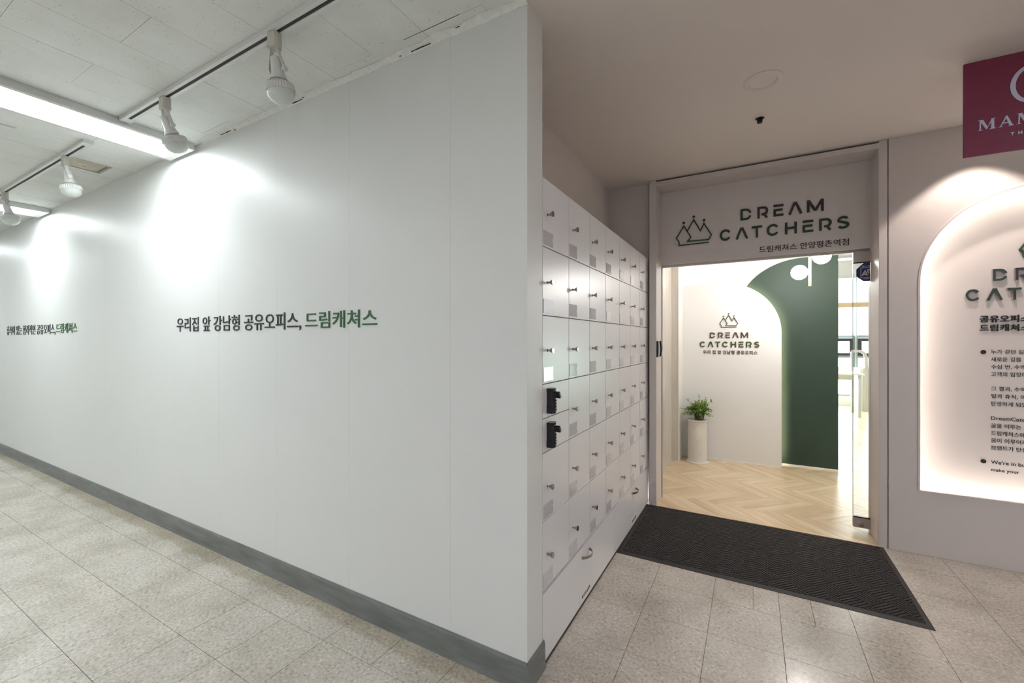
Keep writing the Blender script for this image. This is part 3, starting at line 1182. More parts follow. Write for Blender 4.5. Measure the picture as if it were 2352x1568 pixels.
def logo(th, s, ox, oz, y_front, y_back, gmat, bmat, crown, cw=0.0085, side=None):
    """letters: header coordinates scaled by s; ox, oz = place of the C's left edge and its baseline"""
    def P(x):
        return ox + (x + .226) * s
    for word, zb in ((HX['DREAM'], oz + 0.1445 * s), (HX['CATCH'], oz)):
        for k, (ch, a, b) in enumerate(word):
            w = (b - a) / 0.0875
            m = MB()
            for q, pl in enumerate(glyph(ch, w)):
                stroke(m, pl, T, lambda u, v, t, a=a, zb=zb: (P(a + u * 0.0875), t, zb + v * 0.0875 * s), y_front + 0.00025 * q, y_back - 0.0001 * q)
            green = not (word is HX['DREAM'] and k > 0)
            lo = build(m, 'letter', gmat if green else bmat, th)
            if side:
                lo.data.materials.append(side)
                for p in lo.data.polygons:
                    if abs(p.normal.y) < 0.5:
                        p.material_index = 1
    cs, cx, cz = crown         # scale, left edge x, bottom z
    Q = lambda p: (cx + (p[0] + .555) * cs, cz + (p[1] - 2.145) * cs)
    m = MB()
    stroke(m, [Q(p) for p in CROWN], cw * cs, XZ, y_front, y_back)
    for p in DOTS:
        q = Q(p)
        m.prism([[(q[0] + 0.0098 * cs * math.cos(2 * PI * i / 18), q[1] + 0.0098 * cs * math.sin(2 * PI * i / 18)) for i in range(18)]], XZ, y_front, y_back)
    build(m, 'crown_emblem', gmat, th)


hd = thing('logo_sign', 'dark green and brown DREAM CATCHERS lettering with crown on the panel over the door', 'sign', (0.0, 3.815, 2.02))
logo(hd, 1.0, -.226, 2.146, 3.805, 3.8147, M['letter_green'], M['letter_brown'], (1.0, -.555, 2.145))
text_parts('letter', '드림캐쳐스 안양평촌역점', XZ, .047, .600, 2.026, 2.074, 3.8125, 3.8147, 'ink', hd, 0.006)

al = thing('logo_sign', 'small olive and brown DREAM CATCHERS logo under a crown on the cream rounded wall', 'sign', (-.226, 5.33, 1.19))
logo(al, 0.714, -.522, 1.272, 5.321, 5.3297, M['arch_letter_green'], M['arch_letter_brown'], (0.668, -.316, 1.4955), 0.0075)
build(text_mb('우리 집 앞 강남형 공유오피스', XZ, -.489, .051, 1.192, 1.236, 5.326, 5.3297, 0.014), 'lettering', 'arch_letter_brown', al)

NY = YE + 0.121
nl = thing('logo_sign', 'raised DREAM CATCHERS logo with crown inside the glowing arched niche', 'sign', (1.46, NY, 1.4))
logo(nl, 0.82, 1.163, 1.594, NY - 0.016, NY - 0.0003, M['letter_green'], M['letter_brown'], (0.77, 1.400, 1.848), 0.0095, M['letter_side'])
text_parts('letter', '공유오피스', XZ, 1.230, 1.445, 1.459, 1.503, NY - 0.008, NY - 0.0003, 'ink', nl, 0.012)
text_parts('letter', '드림캐쳐스', XZ, 1.230, 1.445, 1.405, 1.447, NY - 0.008, NY - 0.0003, 'ink', nl, 0.012)

nt = thing('wall_text', 'printed black Korean paragraphs with two round bullets inside the arched niche', 'lettering', (1.46, NY, 0.55))
LINES = [('누가 걷던 길', 1.279), ('새로운 길을', 1.233), ('수십 번, 수백', 1.187), ('고객의 입장에', 1.142), ('그 결과, 수익', 1.053), ('일과 휴식, 이', 1.007),
         ('탄생하게 되었', .961), ('DreamCatchers', .872), ('꿈을 이루는', .826), ('드림캐쳐스에', .780), ('꿈이 이루어지', .736), ('브랜드가 탄생', .691), ("We're in bu", .602), ('make your', .555)]
for s, zc in LINES:
    if ord(s[0]) > 1000:
        w = 0.0
        for ch in s:
            w += 0.0108 if ch == ' ' else (0.0098 if ch == ',' else 0.0277)
        bx = (zc - 0.0138, zc + 0.0138)
        x1 = 1.280 + w * 0.855
    else:
        hgt = 0.0125 if s[0] == 'm' else 0.0
        bx = {'D': (zc - 0.011, zc + 0.011), 'W': (zc - 0.0115, zc + 0.0115), 'm': (zc - 0.0155, zc + 0.0095)}[s[0]]
        x1 = 1.280 + {'D': 0.196, 'W': 0.142, 'm': 0.120}[s[0]]
    build(text_mb(s, XZ, 1.280, x1, bx[0], bx[1], NY - 0.0015, NY - 0.0003, 0.002), 'text_line', 'ink', nt)
for zc in (1.277, 0.602):
    build(MB().prism([[(1.2465 + 0.0125 * math.cos(2 * PI * i / 24), zc + 0.0125 * math.sin(2 * PI * i / 24)) for i in range(24)]], XZ, NY - 0.004, NY - 0.0003), 'bullet_dot', 'ink', nt)

# ================================================================== HANGING RED SIGN
SY = 2.81
hs = thing('hanging_sign', 'burgundy square sign with silver serif letters fixed under the ceiling', 'sign', (1.09, SY, 2.212))
build(MB().box(0.873, 1.315, SY, SY + 0.010, 2.212, ZC - 0.001), 'sign_board', 'burgundy', hs)


def serif(m, ch, x0, x1, z0, z1, y0, y1):
    w, h = x1 - x0, z1 - z0
    P = lambda a, b, t: (x0 + a * w, t, z0 + b * h)

    cnt = [0]

    def poly(ps):
        cnt[0] += 1
        m.prism([ps], P, y0 + 0.0002 * cnt[0], y1 - 0.00002 * cnt[0])
    if ch == 'M':
        poly([(0.10, 0.05), (0.17, 0.05), (0.20, 0.95), (0.12, 0.95)])
        poly([(0.12, 0.95), (0.30, 1.0), (0.56, 0.18), (0.47, 0.0)])
        poly([(0.47, 0.0), (0.55, 0.2), (0.86, 0.95), (0.75, 0.95)])
        poly([(0.72, 0.05), (0.90, 0.05), (0.88, 0.95), (0.76, 0.95)])
        poly([(0.0, 0), (0.28, 0), (0.17, 0.08), (0.10, 0.08)])
        poly([(0.62, 0), (1.0, 0), (0.90, 0.08), (0.72, 0.08)])
        poly([(0.02, 1), (0.3, 1), (0.2, 0.92), (0.12, 0.92)])
        poly([(0.74, 0.92), (0.88, 0.92), (1.0, 1.0), (0.74, 1.0)])
    elif ch == 'A':
        poly([(0.12, 0.05), (0.20, 0.05), (0.58, 0.92), (0.50, 1.0)])
        poly([(0.45, 0.98), (0.58, 1.0), (0.90, 0.05), (0.70, 0.05)])
        poly([(0.26, 0.30), (0.72, 0.30), (0.70, 0.37), (0.29, 0.37)])
        poly([(0.0, 0), (0.32, 0), (0.20, 0.07), (0.11, 0.07)])
        poly([(0.60, 0), (1.0, 0), (0.90, 0.08), (0.69, 0.08)])
    elif ch == 'T':
        poly([(0.0, 0.78), (1, 0.78), (1, 1), (0, 1)])
        poly([(0.35, 0), (0.65, 0), (0.65, 0.8), (0.35, 0.8)])
    elif ch == 'H':
        poly([(0, 0), (0.28, 0), (0.28, 1), (0, 1)])
        poly([(0.72, 0), (1, 0), (1, 1), (0.72, 1)])
        poly([(0.28, 0.4), (0.72, 0.4), (0.72, 0.62), (0.28, 0.62)])


for ch, a, b in (('M', .919, .981), ('A', .986, 1.038), ('M', 1.044, 1.106)):
    m = MB()
    serif(m, ch, a, b, 2.328, 2.376, SY - 0.003, SY - 0.0002)
    build(m, 'letter', 'sign_letter', hs)
for ch, a, b in (('T', 1.026, 1.038), ('H', 1.050, 1.063)):
    m = MB()
    serif(m, ch, a, b, 2.282, 2.296, SY - 0.003, SY - 0.0002)
    build(m, 'letter', 'sign_letter', hs)
m = MB()
RC = (1.094, 2.503)
lpo = []
lpi = []
for i in range(25):
    a = math.radians(112 + 136 * i / 24)
    lpo.append((RC[0] + 0.069 * math.cos(a), RC[1] + 0.086 * math.sin(a)))
    lpi.append((RC[0] + (0.069 - 0.017) * math.cos(a), RC[1] + (0.086 - 0.014) * math.sin(a)))
m.prism([lpo + lpi[::-1]], XZ, SY - 0.003, SY - 0.0002)
lpo = [(2 * RC[0] - a, b) for a, b in lpo]
lpi = [(2 * RC[0] - a, b) for a, b in lpi]
m.prism([lpo + lpi[::-1]], XZ, SY - 0.003, SY - 0.0002)
build(m, 'ring_emblem', 'sign_letter', hs)

# ================================================================== CEILING FIXTURES (corridor)
def led_fixture(x0, x1, y0, y1, label, mat='led_panel', z=ZC, name='ceiling_light'):
    t = thing(name, label, 'ceiling light', ((x0 + x1) / 2, (y0 + y1) / 2, z - 0.048))
    f = 0.045
    zb = z - 0.048
    m = MB()
    # sloped housing
    m.add([(x0 + 0.012, y0, z - 0.0008), (x1 - 0.012, y0, z - 0.0008), (x1 - 0.012, y1, z - 0.0008), (x0 + 0.012, y1, z - 0.0008),
           (x0, y0, zb + 0.010), (x1, y0, zb + 0.010), (x1, y1, zb + 0.010), (x0, y1, zb + 0.010)],
          [(0, 1, 2, 3), (0, 4, 5, 1), (1, 5, 6, 2), (2, 6, 7, 3), (3, 7, 4, 0), (4, 7, 6, 5)])
    build(m, 'housing', 'white_metal', t)
    m = MB()
    m.prism([[(x0, y0), (x1, y0), (x1, y1), (x0, y1)], [(x0 + 0.025, y0 + f), (x1 - 0.025, y0 + f), (x1 - 0.025, y1 - f), (x0 + 0.025, y1 - f)]], XY, zb, zb + 0.0095)
    build(m, 'frame', 'white_metal', t)
    build(MB().box(x0 + 0.0255, x1 - 0.0255, y0 + f + 0.0005, y1 - f - 0.0005, zb + 0.002, zb + 0.006), 'diffuser_offscreen' if name.endswith('_offscreen') else 'diffuser', mat, t)
    return t


led_fixture(-3.555, -3.220, 0.150, 1.432, 'long white LED ceiling panel between the two lighting tracks')
led_fixture(-6.385, -6.050, 0.150, 1.432, 'LED ceiling panel farther down the corridor past the vent cover')
# the same panels carry on along both rows of the corridor, out of the picture
led_fixture(-9.215, -8.880, 0.150, 1.432, 'LED ceiling panel at the far end of the corridor', name='ceiling_light_offscreen')
led_fixture(-6.385, -6.050, -2.4, -1.118, 'LED ceiling panel across the corridor by the back wall', name='ceiling_light_offscreen')
led_fixture(-3.555, -3.220, -2.4, -1.118, 'LED ceiling panel across the corridor behind the long one', name='ceiling_light_offscreen')
led_fixture(-0.725, -0.390, -2.4, -1.118, 'LED ceiling panel in the entrance bay near the back wall', 'led_bay', name='ceiling_light_offscreen')
led_fixture(2.105, 2.440, -2.4, -1.118, 'LED ceiling panel in the entrance bay between back wall and right wall', 'led_bay', name='ceiling_light_offscreen')
led_fixture(2.105, 2.440, 0.150, 1.432, 'LED ceiling panel in the entrance bay facing the lockers', 'led_bay', name='ceiling_light_offscreen')


def track(x0, x1, label):
    t = thing('light_track', label, 'light track', ((x0 + x1) / 2, 1.07, ZC - 0.022), group=None)
    zb = ZC - 0.022
    m = MB()
    m.box(x0, x1, 1.047, 1.062, zb, ZC - 0.0008)
    m.box(x0, x1, 1.078, 1.093, zb, ZC - 0.0008)
    build(m, 'rail', 'white_metal', t)
    build(MB().box(x0 + 0.02, x1 - 0.02, 1.0621, 1.0779, zb + 0.004, ZC - 0.001), 'slot', 'slot', t)
    for a, b in ((x0 - 0.05, x0 + 0.02), (x1 - 0.02, x1 + 0.05)):
        build(MB().box(a, b, 1.045, 1.095, zb - 0.001, ZC - 0.0009), 'end_cap', 'white_metal', t)
    return t


track(-3.17, -0.86, 'white lighting track nearest the locker corner carrying two spotlights')
track(-5.95, -3.82, 'white lighting track down the corridor beside the vent cover')


def spotlight(x, label, tilt, yawz=0.0, wire=False):
    t = thing('track_light', label, 'track light', (x, 1.07, ZC - 0.0225), yawz)
    # adapter (local coords, z down)
    m = MB()
    a = [(-0.026, -0.012), (-0.018, -0.020), (0.018, -0.020), (0.026, -0.012), (0.026, 0.012), (0.018, 0.020), (-0.018, 0.020), (-0.026, 0.012)]
    m.prism([a], XY, -0.062, -0.001)
    m.lathe([(0.012, -0.004), (0.012, 0.006)], 12)
    local(m, 'adapter', 'cream_plastic', t)
    # forked bracket
    for s in (-1, 1):
        m = MB()
        pts = [(s * 0.015, 0.0, -0.055), (s * 0.020, 0.004, -0.085), (s * 0.034, 0.012, -0.125), (s * 0.036, 0.016, -0.140)]
        for i in range(3):
            p, q = Vector(pts[i]), Vector(pts[i + 1])
            w0 = 0.010 if i < 2 else 0.009
            m.add([(p.x - 0.0015, p.y - w0, p.z), (p.x + 0.0015, p.y - w0, p.z), (p.x + 0.0015, p.y + w0, p.z), (p.x - 0.0015, p.y + w0, p.z),
                   (q.x - 0.0015, q.y - w0, q.z), (q.x + 0.0015, q.y - w0, q.z), (q.x + 0.0015, q.y + w0, q.z), (q.x - 0.0015, q.y + w0, q.z)],
                  [(0, 3, 2, 1), (4, 5, 6, 7), (0, 1, 5, 4), (1, 2, 6, 5), (2, 3, 7, 6), (3, 0, 4, 7)])
        mx = Matrix.Translation((s * 0.038, 0.016, -0.140)) @ Matrix.Rotation(PI / 2, 4, 'Y')
        m.lathe([(0.012, -0.005), (0.013, 0.0), (0.012, 0.005)], 16, mx)
        local(m, 'bracket_arm', 'white_metal', t, True)
    P = Matrix.Translation((0, 0.016, -0.140)) @ Matrix.Rotation(tilt, 4, 'X')
    m = MB()
    m.lathe([(0.019, 0.048), (0.022, 0.044), (0.025, -0.010), (0.030, -0.030), (0.036, -0.040)], 22, P)
    for s in (-1, 1):
        m.box(s * 0.026 - 0.003, s * 0.026 + 0.003, -0.006, 0.006, -0.052, 0.004, P)
    local(m, 'socket', 'white_metal', t, True)
    bm = MB()
    bm.lathe([(0.018, -0.020), (0.022, -0.032), (0.034, -0.046), (0.050, -0.053)], 28, P)
    bulb = local(bm, 'bulb', 'white_metal', t, True)
    m = MB()
    vs, fs = [], []
    nr = 64
    for k, (r, z) in enumerate(((0.048, -0.052), (0.056, -0.058), (0.060, -0.082), (0.056, -0.084))):
        for i in range(nr):
            rr = r - (0.004 if (i % 2 and k in (1, 2)) else 0)
            an = 2 * PI * i / nr
            vs.append((rr * math.cos(an), rr * math.sin(an), z))
    for k in range(3):
        for i in range(nr):
            j = (i + 1) % nr
            fs.append((k * nr + i, k * nr + j, (k + 1) * nr + j, (k + 1) * nr + i))
    m.add(vs, fs, P)
    local(m, 'cooling_collar', 'white_metal', bulb)
    m = MB()
    prof = [(0.0545, -0.080)] + [(0.0545 * math.cos(PI / 2 * i / 10), -0.088 - 0.050 * math.sin(PI / 2 * i / 10)) for i in range(0, 10)] + [(0.002, -0.138)]
    m.lathe(prof, 28, P)
    local(m, 'dome', 'opal', bulb, True)
    if wire:
        local(MB().tube([(0.02, 0, -0.075), (0.05, 0, -0.070), (0.075, 0.01, -0.078), (0.08, 0.01, -0.090), (0.05, 0, -0.097), (0.025, 0, -0.094)], 0.0025, 6), 'wire_loop', 'satin', t)
    return t


spotlight(-1.744, 'unlit white track spotlight with wide opal dome nearest the locker corner', 0.20, 0.25)
spotlight(-2.714, 'unlit white track spotlight tilted toward the wall beside the long LED panel', 0.42, 0.10)
spotlight(-4.190, 'unlit white track spotlight hanging beside the beige vent cover', 0.16, -0.1)
spotlight(-5.663, 'unlit white track spotlight with looped wire before the farther LED panel', 0.22, 0.0, True)

# vent cover + flush hatch
v = thing('vent_cover', 'square beige recessed vent cover with a central screw in the corridor ceiling', 'vent', (-4.335, 1.205, ZC - 0.006))
m = MB()
m.prism([[(-4.452, 1.0905), (-4.219, 1.0905), (-4.219, 1.330), (-4.452, 1.330)], VENT], XY, ZC - 0.004, ZC - 0.0008)
build(m, 'frame', 'hatch_beige', v)
build(MB().box(-4.46, -4.21, 1.08, 1.34, ZC + 0.1005, ZC + 0.11), 'void_lid', 'hatch_beige', v)
m = MB()
x0, x1, y0, y1 = -4.430, -4.250, 1.113, 1.306
m.add([(x0, y0, ZC + 0.004), (x1, y0, ZC + 0.004), (x1, y1, ZC + 0.004), (x0, y1, ZC + 0.004), (x0 + 0.03, y0 + 0.035, ZC - 0.010), (x1 - 0.03, y0 + 0.035, ZC - 0.010), (x1 - 0.03, y1 - 0.035, ZC - 0.010), (x0 + 0.03, y1 - 0.035, ZC - 0.010)],
      [(0, 1, 2, 3), (4, 7, 6, 5), (0, 4, 5, 1), (1, 5, 6, 2), (2, 6, 7, 3), (3, 7, 4, 0)])
build(m, 'dished_plate', 'hatch_beige', v)
build(MB().lathe([(0.012, -0.0135), (0.012, -0.0105)], 16, Matrix.Translation((-4.34, 1.206, ZC))), 'screw', 'brass', v)
h = thing('ceiling_hatch', 'plain white ceiling hatch panel behind the long LED panel', 'hatch', (-4.09, 0.63, ZC - 0.006))
build(MB().box(-4.228, -3.950, 0.48, 0.788, ZC - 0.006, ZC - 0.0009), 'hatch_panel', 'white_metal', h)
m = MB()
m.prism([[(-4.234, 0.474), (-3.944, 0.474), (-3.944, 0.794), (-4.234, 0.794)], [(-4.2285, 0.4795), (-3.9495, 0.4795), (-3.9495, 0.7885), (-4.2285, 0.7885)]], XY, ZC - 0.003, ZC - 0.0009)
build(m, 'hatch_edge', 'white_metal', h)

# old sealant along the wall/ceiling joint
tr = struct('trim_2', (-2, 1.42, ZC - 0.006))
m = MB()
n = 170
vs, fs = [], []
for i in range(n + 1):
    x = -3.15 + (2.40) * i / n
    w = 0.022 + 0.018 * (0.5 + 0.5 * math.sin(i * 0.37)) * (0.6 + 0.4 * math.sin(i * 0.093 + 1)) + random.uniform(-0.005, 0.005)
    hgt = 0.005 + random.uniform(0, 0.004)
    vs += [(x, Y1 - w, ZC - 0.001), (x, Y1 - w * 0.55, ZC - hgt), (x, Y1 - 0.006, ZC - hgt - 0.004), (x, Y1 - 0.0005, ZC - hgt - 0.008 - random.uniform(0, 0.004))]
for i in range(n):
    for k in range(3):
        fs.append((4 * i + k, 4 * i + k + 1, 4 * i + k + 5, 4 * i + k + 4))
m.add(vs, fs)
build(m, 'sealant_bead', 'plaster', tr, True)
for x0, x1, dy in ((-2.92, -2.80, 0.012), (-2.78, -2.755, 0.004), (-2.19, -2.10, 0.012), (-2.09, -2.075, 0.02), (-1.33, -1.22, 0.010), (-1.40, -1.39, 0.012), (-1.07, -1.05, 0.030), (-1.32, -1.02, 0.070)):
    m = MB()
    n = 8
    lp = [(x0 + (x1 - x0) * i / n, Y1 - dy - 0.001 - random.uniform(0, 0.003)) for i in range(n + 1)] + [(x1 - (x1 - x0) * i / n, Y1 - dy + 0.001 + random.uniform(0, 0.002)) for i in range(n + 1)]
    m.prism([lp], XY, ZC - 0.0135, ZC - 0.0125) if dy < 0.05 else m.prism([[(x0, Y1 - dy - 0.001), (x1, Y1 - dy - 0.001), (x1, Y1 - dy + 0.001), (x0, Y1 - dy + 0.001)]], XY, ZC - 0.001, ZC - 0.0008)
    build(m, 'crack', 'grime', tr)

# entrance bay ceiling: round plate, sprinkler, wall downlight
c = thing('ceiling_disc', 'round flush white cover plate on the entrance ceiling', 'cover plate', (0.047, 2.49, ZC - 0.008))
mx = Matrix.Translation((0.047, 2.49, ZC))
build(MB().lathe([(0.060, -0.0008), (0.060, -0.004), (0.064, -0.009), (0.080, -0.007), (0.087, -0.003), (0.087, -0.0008)], 48, mx), 'rim', 'ceil_white', c, True)
build(MB().lathe([(0.0595, -0.0030), (0.0595, -0.0008)], 48, mx), 'plate', 'ceil_white', c)
s = thing('sprinkler', 'small black ceiling sprinkler in a round white collar', 'sprinkler', (0.039, 2.898, ZC - 0.03))
mx = Matrix.Translation((0.039, 2.898, ZC))
build(MB().lathe([(0.024, -0.0008), (0.024, -0.003), (0.027, -0.005), (0.034, -0.002), (0.034, -0.0008)], 32, mx, cap=False), 'collar', 'ceil_white', s, True)
build(MB().lathe([(0.0235, -0.003), (0.0235, -0.0008)], 24, mx), 'cup', 'black', s)
m = MB().lathe([(0.006, -0.022), (0.006, -0.003)], 12, mx)
m.lathe([(0.0115, -0.030), (0.0125, -0.026), (0.010, -0.021)], 20, mx)
for i in range(4):
    an = PI / 4 + PI / 2 * i
    m.box(-0.0015, 0.0015, -0.018, -0.006, -0.024, -0.003, mx @ Matrix.Rotation(an, 4, 'Z'))
build(m, 'sprinkler_head', 'black', s)
DX, DY = 1.165, YE - 0.24
dl = thing('downlight', 'recessed ceiling downlight washing the niche wall behind the burgundy sign', 'downlight', (DX, DY, ZC - 0.004))
mx = Matrix.Translation((DX, DY, ZC))
build(MB().lathe([(0.030, -0.0008), (0.030, -0.003), (0.042, -0.004), (0.045, -0.0008)], 32, mx, cap=False), 'ring', 'white_metal', dl, True)
build(MB().lathe([(0.0295, -0.002), (0.0295, -0.0009)], 32, mx), 'lens', 'downlight_lens', dl)
ld = bpy.data.lights.new('downlight_lamp', 'SPOT')
ld.energy = L_SPOT
ld.color = (1.0, 0.86, 0.76)
ld.spot_size = math.radians(88)
ld.spot_blend = 0.22
ld.shadow_soft_size = 0.03
lo = bpy.data.objects.new('downlight_lamp', ld)
COL.objects.link(lo)
lo.parent = dl
lo.location = (0, 0, -0.006)

# ================================================================== FLOOR MAT
mt = thing('floor_mat', 'black ribbed entrance mat with woven diamond pattern and rubber border', 'mat', (0.0, 3.14, 0))
mx0, mx1, my0, my1 = -0.7505, 0.744, 2.690, 3.603
bw = 0.026
m = MB()
o = [(mx0, my0), (mx1, my0), (mx1, my1), (mx0, my1)]
i_ = [(mx0 + bw, my0 + bw), (mx1 - bw, my0 + bw), (mx1 - bw, my1 - bw), (mx0 + bw, my1 - bw)]
vs = [(a, b, 0.0005) for a, b in o] + [(a, b, 0.002) for a, b in o] + [(a, b, 0.010) for a, b in i_] + [(a, b, 0.0005) for a, b in i_]
fs = []
for k in range(4):
    j = (k + 1) % 4
    fs += [(k, j, 4 + j, 4 + k), (4 + k, 4 + j, 8 + j, 8 + k), (8 + k, 8 + j, 12 + j, 12 + k), (12 + k, 12 + j, j, k)]
m.add(vs, fs)
build(m, 'rubber_border', 'mat_rubber', mt)
ix0, ix1, iy0, iy1 = mx0 + bw + 0.001, mx1 - bw - 0.001, my0 + bw + 0.001, my1 - bw - 0.001
build(MB().box(ix0, ix1, iy0, iy1, 0.0006, 0.0050), 'mat_backing', 'mat_rib', mt)
m = MB()
S = 0.106
NRB = 6
for a in range(-18, 19):
    for b in range(-18, 19):
        for k in range(NRB):
            w = S / NRB
            if (a + b) % 2 == 0:
                rc = [(a * S + 0.001, b * S + k * w + 0.0036), (a * S + S - 0.001, b * S + k * w + 0.0036), (a * S + S - 0.001, b * S + (k + 1) * w - 0.0036), (a * S + 0.001, b * S + (k + 1) * w - 0.0036)]
            else:
                rc = [(a * S + k * w + 0.0036, b * S + 0.001), (a * S + (k + 1) * w - 0.0036, b * S + 0.001), (a * S + (k + 1) * w - 0.0036, b * S + S - 0.001), (a * S + k * w + 0.0036, b * S + S - 0.001)]
            pw = [(p * r2 - q * r2, p * r2 + q * r2 + 3.14) for p, q in rc]
            pl = clip(pw, ix0, ix1, iy0, iy1)
            if len(pl) < 3:
                continue
            m.prism([pl], XY, 0.0051, 0.0115, back=True, front=False)
tag(build(m, 'mat_ribs', 'mat_rib', mt), kind='stuff')

# ================================================================== SLIDING GLASS DOOR
gd = thing('glass_door', 'frameless sliding glass door pushed open against the right jamb with steel corner fittings', 'door', (0.68, 3.85, 0.03))
GY0, GY1 = 3.844, 3.856
build(MB().box(0.628, 0.7225, GY0, GY1, 0.10, 1.90), 'glass_pane', 'glass', gd)
build(MB().box(0.6262, 0.6279, GY0, GY1, 0.10, 1.90), 'glass_edge', 'glass_edge', gd)
build(MB().box(0.626, 0.7225, 3.838, 3.862, 1.903, 1.976), 'top_fitting', 'fitting', gd)
build(MB().box(0.630, 0.7225, 3.8385, 3.8615, 1.8965, 1.9025), 'fitting_gasket', 'black_matte', gd)
bf = build(MB().prism([[(0.630, 0.024), (0.7225, 0.024), (0.7225, 0.093), (0.626, 0.093), (0.626, 0.030)]], XZ, 3.838, 3.862), 'bottom_fitting', 'fitting', gd)
build(MB().box(0.630, 0.7225, 3.8385, 3.8615, 0.0935, 0.0995), 'fitting_gasket', 'black_matte', gd)
mxl = Matrix.Translation((0.668, 3.838, 0.050)) @ Matrix.Rotation(PI / 2, 4, 'X')
build(MB().lathe([(0.019, 0.0002), (0.019, 0.003), (0.016, 0.005)], 28, mxl), 'lock_cylinder', 'satin', bf, True)
build(MB().box(0.6665, 0.6695, 3.8320, 3.8330, 0.046, 0.054), 'key_slot', 'black', bf)
# security sticker on the glass
sy = 3.8425
oc = [(0.645, 1.803), (0.686, 1.766), (0.7215, 1.766), (0.7215, 1.895), (0.686, 1.895), (0.645, 1.852)]
stk = build(MB().prism([oc], XZ, sy, sy + 0.0012), 'security_sticker', 'navy', gd)
build(text_mb('캡스지', XZ, 0.676, 0.719, 1.8665, 1.8765, sy - 0.0005, sy - 0.0001, 0.01), 'lettering', 'sticker_white', stk)
m = MB()
m.prism([[(0.669, 1.790), (0.7215, 1.790), (0.7215, 1.793), (0.672, 1.793), (0.672, 1.8595), (0.7215, 1.8595), (0.7215, 1.8625), (0.669, 1.8625)]], XZ, sy - 0.0005, sy - 0.0001)
m.prism([[(0.673, 1.804), (0.6815, 1.804), (0.6845, 1.810), (0.700, 1.810), (0.703, 1.804), (0.7105, 1.804), (0.695, 1.848)], [(0.689, 1.8195), (0.694, 1.829), (0.6985, 1.8195)]], XZ, sy - 0.0005, sy - 0.0001)
m.prism([[(0.7065, 1.850), (0.7065, 1.826), (0.714, 1.812), (0.714, 1.843), (0.7215, 1.843), (0.7215, 1.850)]], XZ, sy - 0.0005, sy - 0.0001)
build(m, 'sticker_print', 'sticker_white', stk)
build(text_mb('1588-', XZ, 0.683, 0.718, 1.7795, 1.7875, sy - 0.0005, sy - 0.0001, 0.01), 'lettering', 'sticker_white', stk)

# electronic locks on the left jamb
for y, lab in ((3.635, 'black electronic lock body on the outer edge of the left door jamb'), (3.765, 'black electronic lock body on the inner side of the left door jamb')):
    k = thing('electronic_lock', lab, 'lock', (JL + 0.015, y, 1.21))
    x = JL + 0.0018
    build(MB().box(x, x + 0.014, y - 0.018, y + 0.018, 1.213, 1.342), 'lock_body', 'black', k)
    m = MB()
    lp = [(x + 0.0145 + 0.008 * math.sin(PI * i / 10), 1.213 + 0.129 * i / 10) for i in range(11)] + [(x + 0.0145, 1.342), (x + 0.0145, 1.213)]
    m.prism([lp[:11]], XZ, y - 0.019, y + 0.019)
    build(m, 'chrome_cover', 'chrome', k, True)

# ================================================================== PENDANT
PY = 4.70
pd = thing('pendant_lamp', 'brass stem pendant lamp with two glowing white globes in the lobby', 'pendant lamp', (0.457, PY, 1.84))
build(MB().box(0.446, 0.468, PY - 0.006, PY + 0.006, 1.84, 2.585), 'stem', 'brass', pd)
build(MB().lathe([(0.05, 2.585), (0.05, 2.599)], 24, Matrix.Translation((0.457, PY, 0))), 'canopy', 'brass', pd)
for (gx, gz, gr, sx) in ((0.377, 1.970, 0.0655, 0.446), (0.545, 2.105, 0.0700, 0.468)):
    prof = [(max(0.001, gr * math.sin(PI * i / 20)), -gr * math.cos(PI * i / 20)) for i in range(21)]
    g = build(MB().lathe(prof, 32, Matrix.Translation((gx, PY, gz))), 'globe', 'globe', pd, True)
    m = MB()
    dirn = 1 if gx > sx else -1
    m.tube([(sx, PY, gz), (gx - dirn * gr * 0.9, PY, gz)], 0.004, 8)
    m.lathe([(0.014, -0.003), (0.014, 0.003)], 20, Matrix.Translation((sx + dirn * 0.010, PY - 0.012, gz)) @ Matrix.Rotation(PI / 2, 4, 'X'))
    build(m, 'globe_holder', 'brass', g, True)

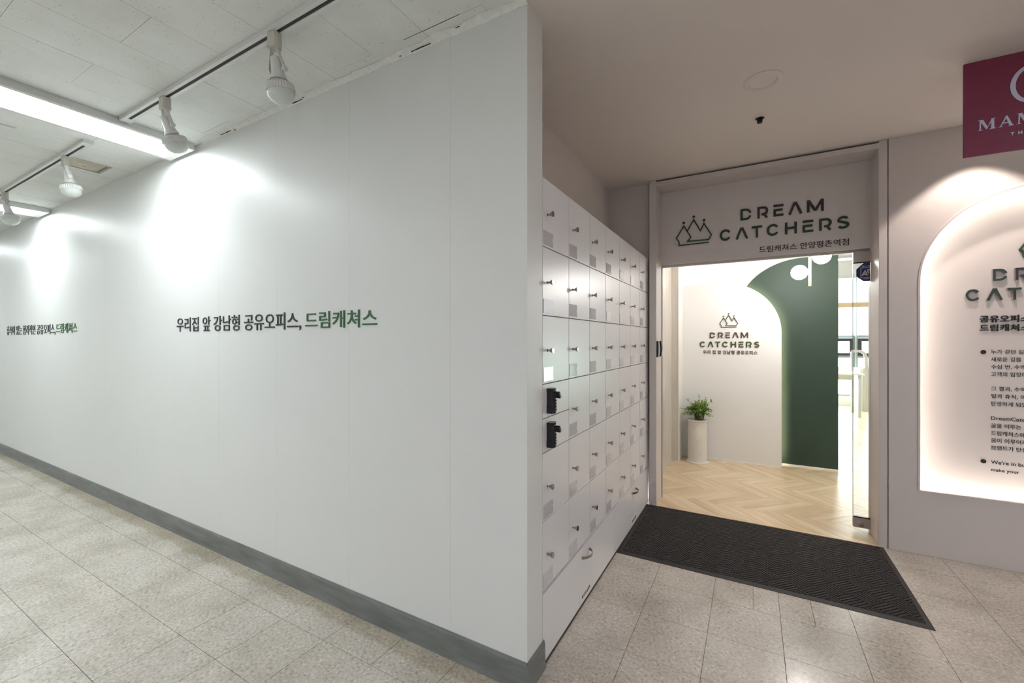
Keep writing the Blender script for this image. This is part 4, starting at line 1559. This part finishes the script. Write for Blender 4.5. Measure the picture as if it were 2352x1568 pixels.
# ================================================================== PLANT
PX, PYY = -0.533, 5.165
pl = thing('planter', 'tall white cylindrical planter stand beside the cream rounded wall', 'planter', (PX, PYY, 0))
mx = Matrix.Translation((PX, PYY, 0))
build(MB().lathe([(0.118, 0), (0.118, 0.006), (0.100, 0.012), (0.097, 0.45), (0.106, 0.458), (0.106, 0.466), (0.098, 0.468), (0.096, 0.462)], 48, mx), 'column', 'stone', pl, True)
pt = thing('potted_plant', 'leafy green potted plant standing on the white planter column', 'plant', (PX + 0.02, PYY, 0.4685))
ct = Vector((PX + 0.02, PYY, 0.4685))
build(MB().lathe([(0.045, 0), (0.058, 0.075), (0.062, 0.075), (0.060, 0.066)], 28, Matrix.Translation(ct)), 'pot', 'soil_pot', pt, True)
ms, ml = MB(), MB()
rnd = random.Random(3)
for k in range(120):
    an = rnd.uniform(0, 2 * PI)
    el = math.asin(rnd.uniform(-0.30, 1.0))
    rr = rnd.uniform(0.08, 0.165) if k % 7 else rnd.uniform(0.17, 0.21)
    p0 = ct + Vector((0.03 * math.cos(an), 0.03 * math.sin(an), 0.068))
    p2 = ct + Vector((rr * 0.95 * math.cos(el) * math.cos(an), rr * 0.95 * math.cos(el) * math.sin(an), 0.075 + rr * 0.95 * math.sin(el)))
    p1 = p0 * 0.4 + p2 * 0.6 + Vector((0, 0, 0.035))
    pts = [p0 * (1 - t) ** 2 + p1 * 2 * t * (1 - t) + p2 * t * t for t in (0, .25, .5, .75, 1)]
    ms.tube([tuple(p) for p in pts], 0.0012, 4)
    for t in (0.35, 0.55, 0.72, 0.86, 1.0):
        c0 = p0 * (1 - t) ** 2 + p1 * 2 * t * (1 - t) + p2 * t * t
        for sgn in (-1, 1):
            la = rnd.uniform(0, 2 * PI)
            ln = rnd.uniform(0.014, 0.025)
            d = Vector((math.cos(la), math.sin(la), rnd.uniform(-0.5, 0.9))).normalized()
            s_ = d.cross(Vector((rnd.uniform(-.6, .6), rnd.uniform(-.6, .6), 1))).normalized() * (ln * 0.40)
            up = Vector((0, 0, 0.003))
            vs = [c0, c0 + d * ln * 0.35 + s_, c0 + d * ln * 0.75 + s_ * 0.8, c0 + d * ln, c0 + d * ln * 0.75 - s_ * 0.8, c0 + d * ln * 0.35 - s_, c0 + d * ln * 0.5 - up]
            ml.add([tuple(q) for q in vs], [(0, 1, 6), (1, 2, 6), (2, 3, 6), (3, 4, 6), (4, 5, 6), (5, 0, 6)])
build(ms, 'stems', 'stem', pt)
tag(build(ml, 'foliage', 'leaf', pt), kind='stuff')

# ================================================================== OFFICE
of = thing('office_light', 'bright linear office lamp hung on thin dark wires near the ceiling', 'ceiling light', (1.9, 8.5, 2.62))
build(MB().box(0.6, 3.2, 8.46, 8.54, 2.645, 2.675), 'lamp_body', 'white_metal', of)
build(MB().box(0.62, 3.18, 8.465, 8.535, 2.625, 2.6445), 'lamp_tube', 'led_office', of)
for x in (0.8, 1.42, 3.0):
    build(MB().box(x - 0.004, x + 0.004, 8.496, 8.504, 2.6755, 3.099), 'hanging_wire', 'slot', of)
dk = thing('desk', 'white office desk below the window seen through the doorway', 'desk', (1.0, 9.8, 0))
build(MB().box(0.1, 1.70, 9.45, 10.15, 0.735, 0.76), 'desk_top', 'white_strip', dk)
for x, y in ((0.15, 9.5), (0.15, 10.1), (1.64, 9.5), (1.64, 10.1)):
    build(MB().box(x - 0.02, x + 0.02, y - 0.02, y + 0.02, 0, 0.7345), 'leg', 'white_metal', dk)
build(MB().box(0.16, 1.64, 10.11, 10.13, 0.60, 0.7345), 'back_rail', 'white_metal', dk)
dv = thing('partition', 'pale wooden desk partition with arched top beside the office window', 'partition', (1.86, 10.5, 0))
build(MB().box(1.795, 1.84, 10.35, 10.95, 0, 0.80), 'side_panel', 'white_strip', dv)
build(MB().box(1.8405, 1.93, 10.33, 10.36, 0, 0.82), 'post', 'pale_wood', dv)
m = MB()
ap = [(1.89, 0.82), (1.885, 1.0), (1.865, 1.09), (1.82, 1.135), (1.72, 1.145), (1.67, 1.13)]
stroke(m, ap, 0.05, XZ, 10.33, 10.36)
stroke(m, [(1.665, 1.13), (1.665, 0.8), (1.665, 0.0)], 0.03, XZ, 10.33, 10.36)
build(m, 'arched_frame', 'pale_wood', dv)
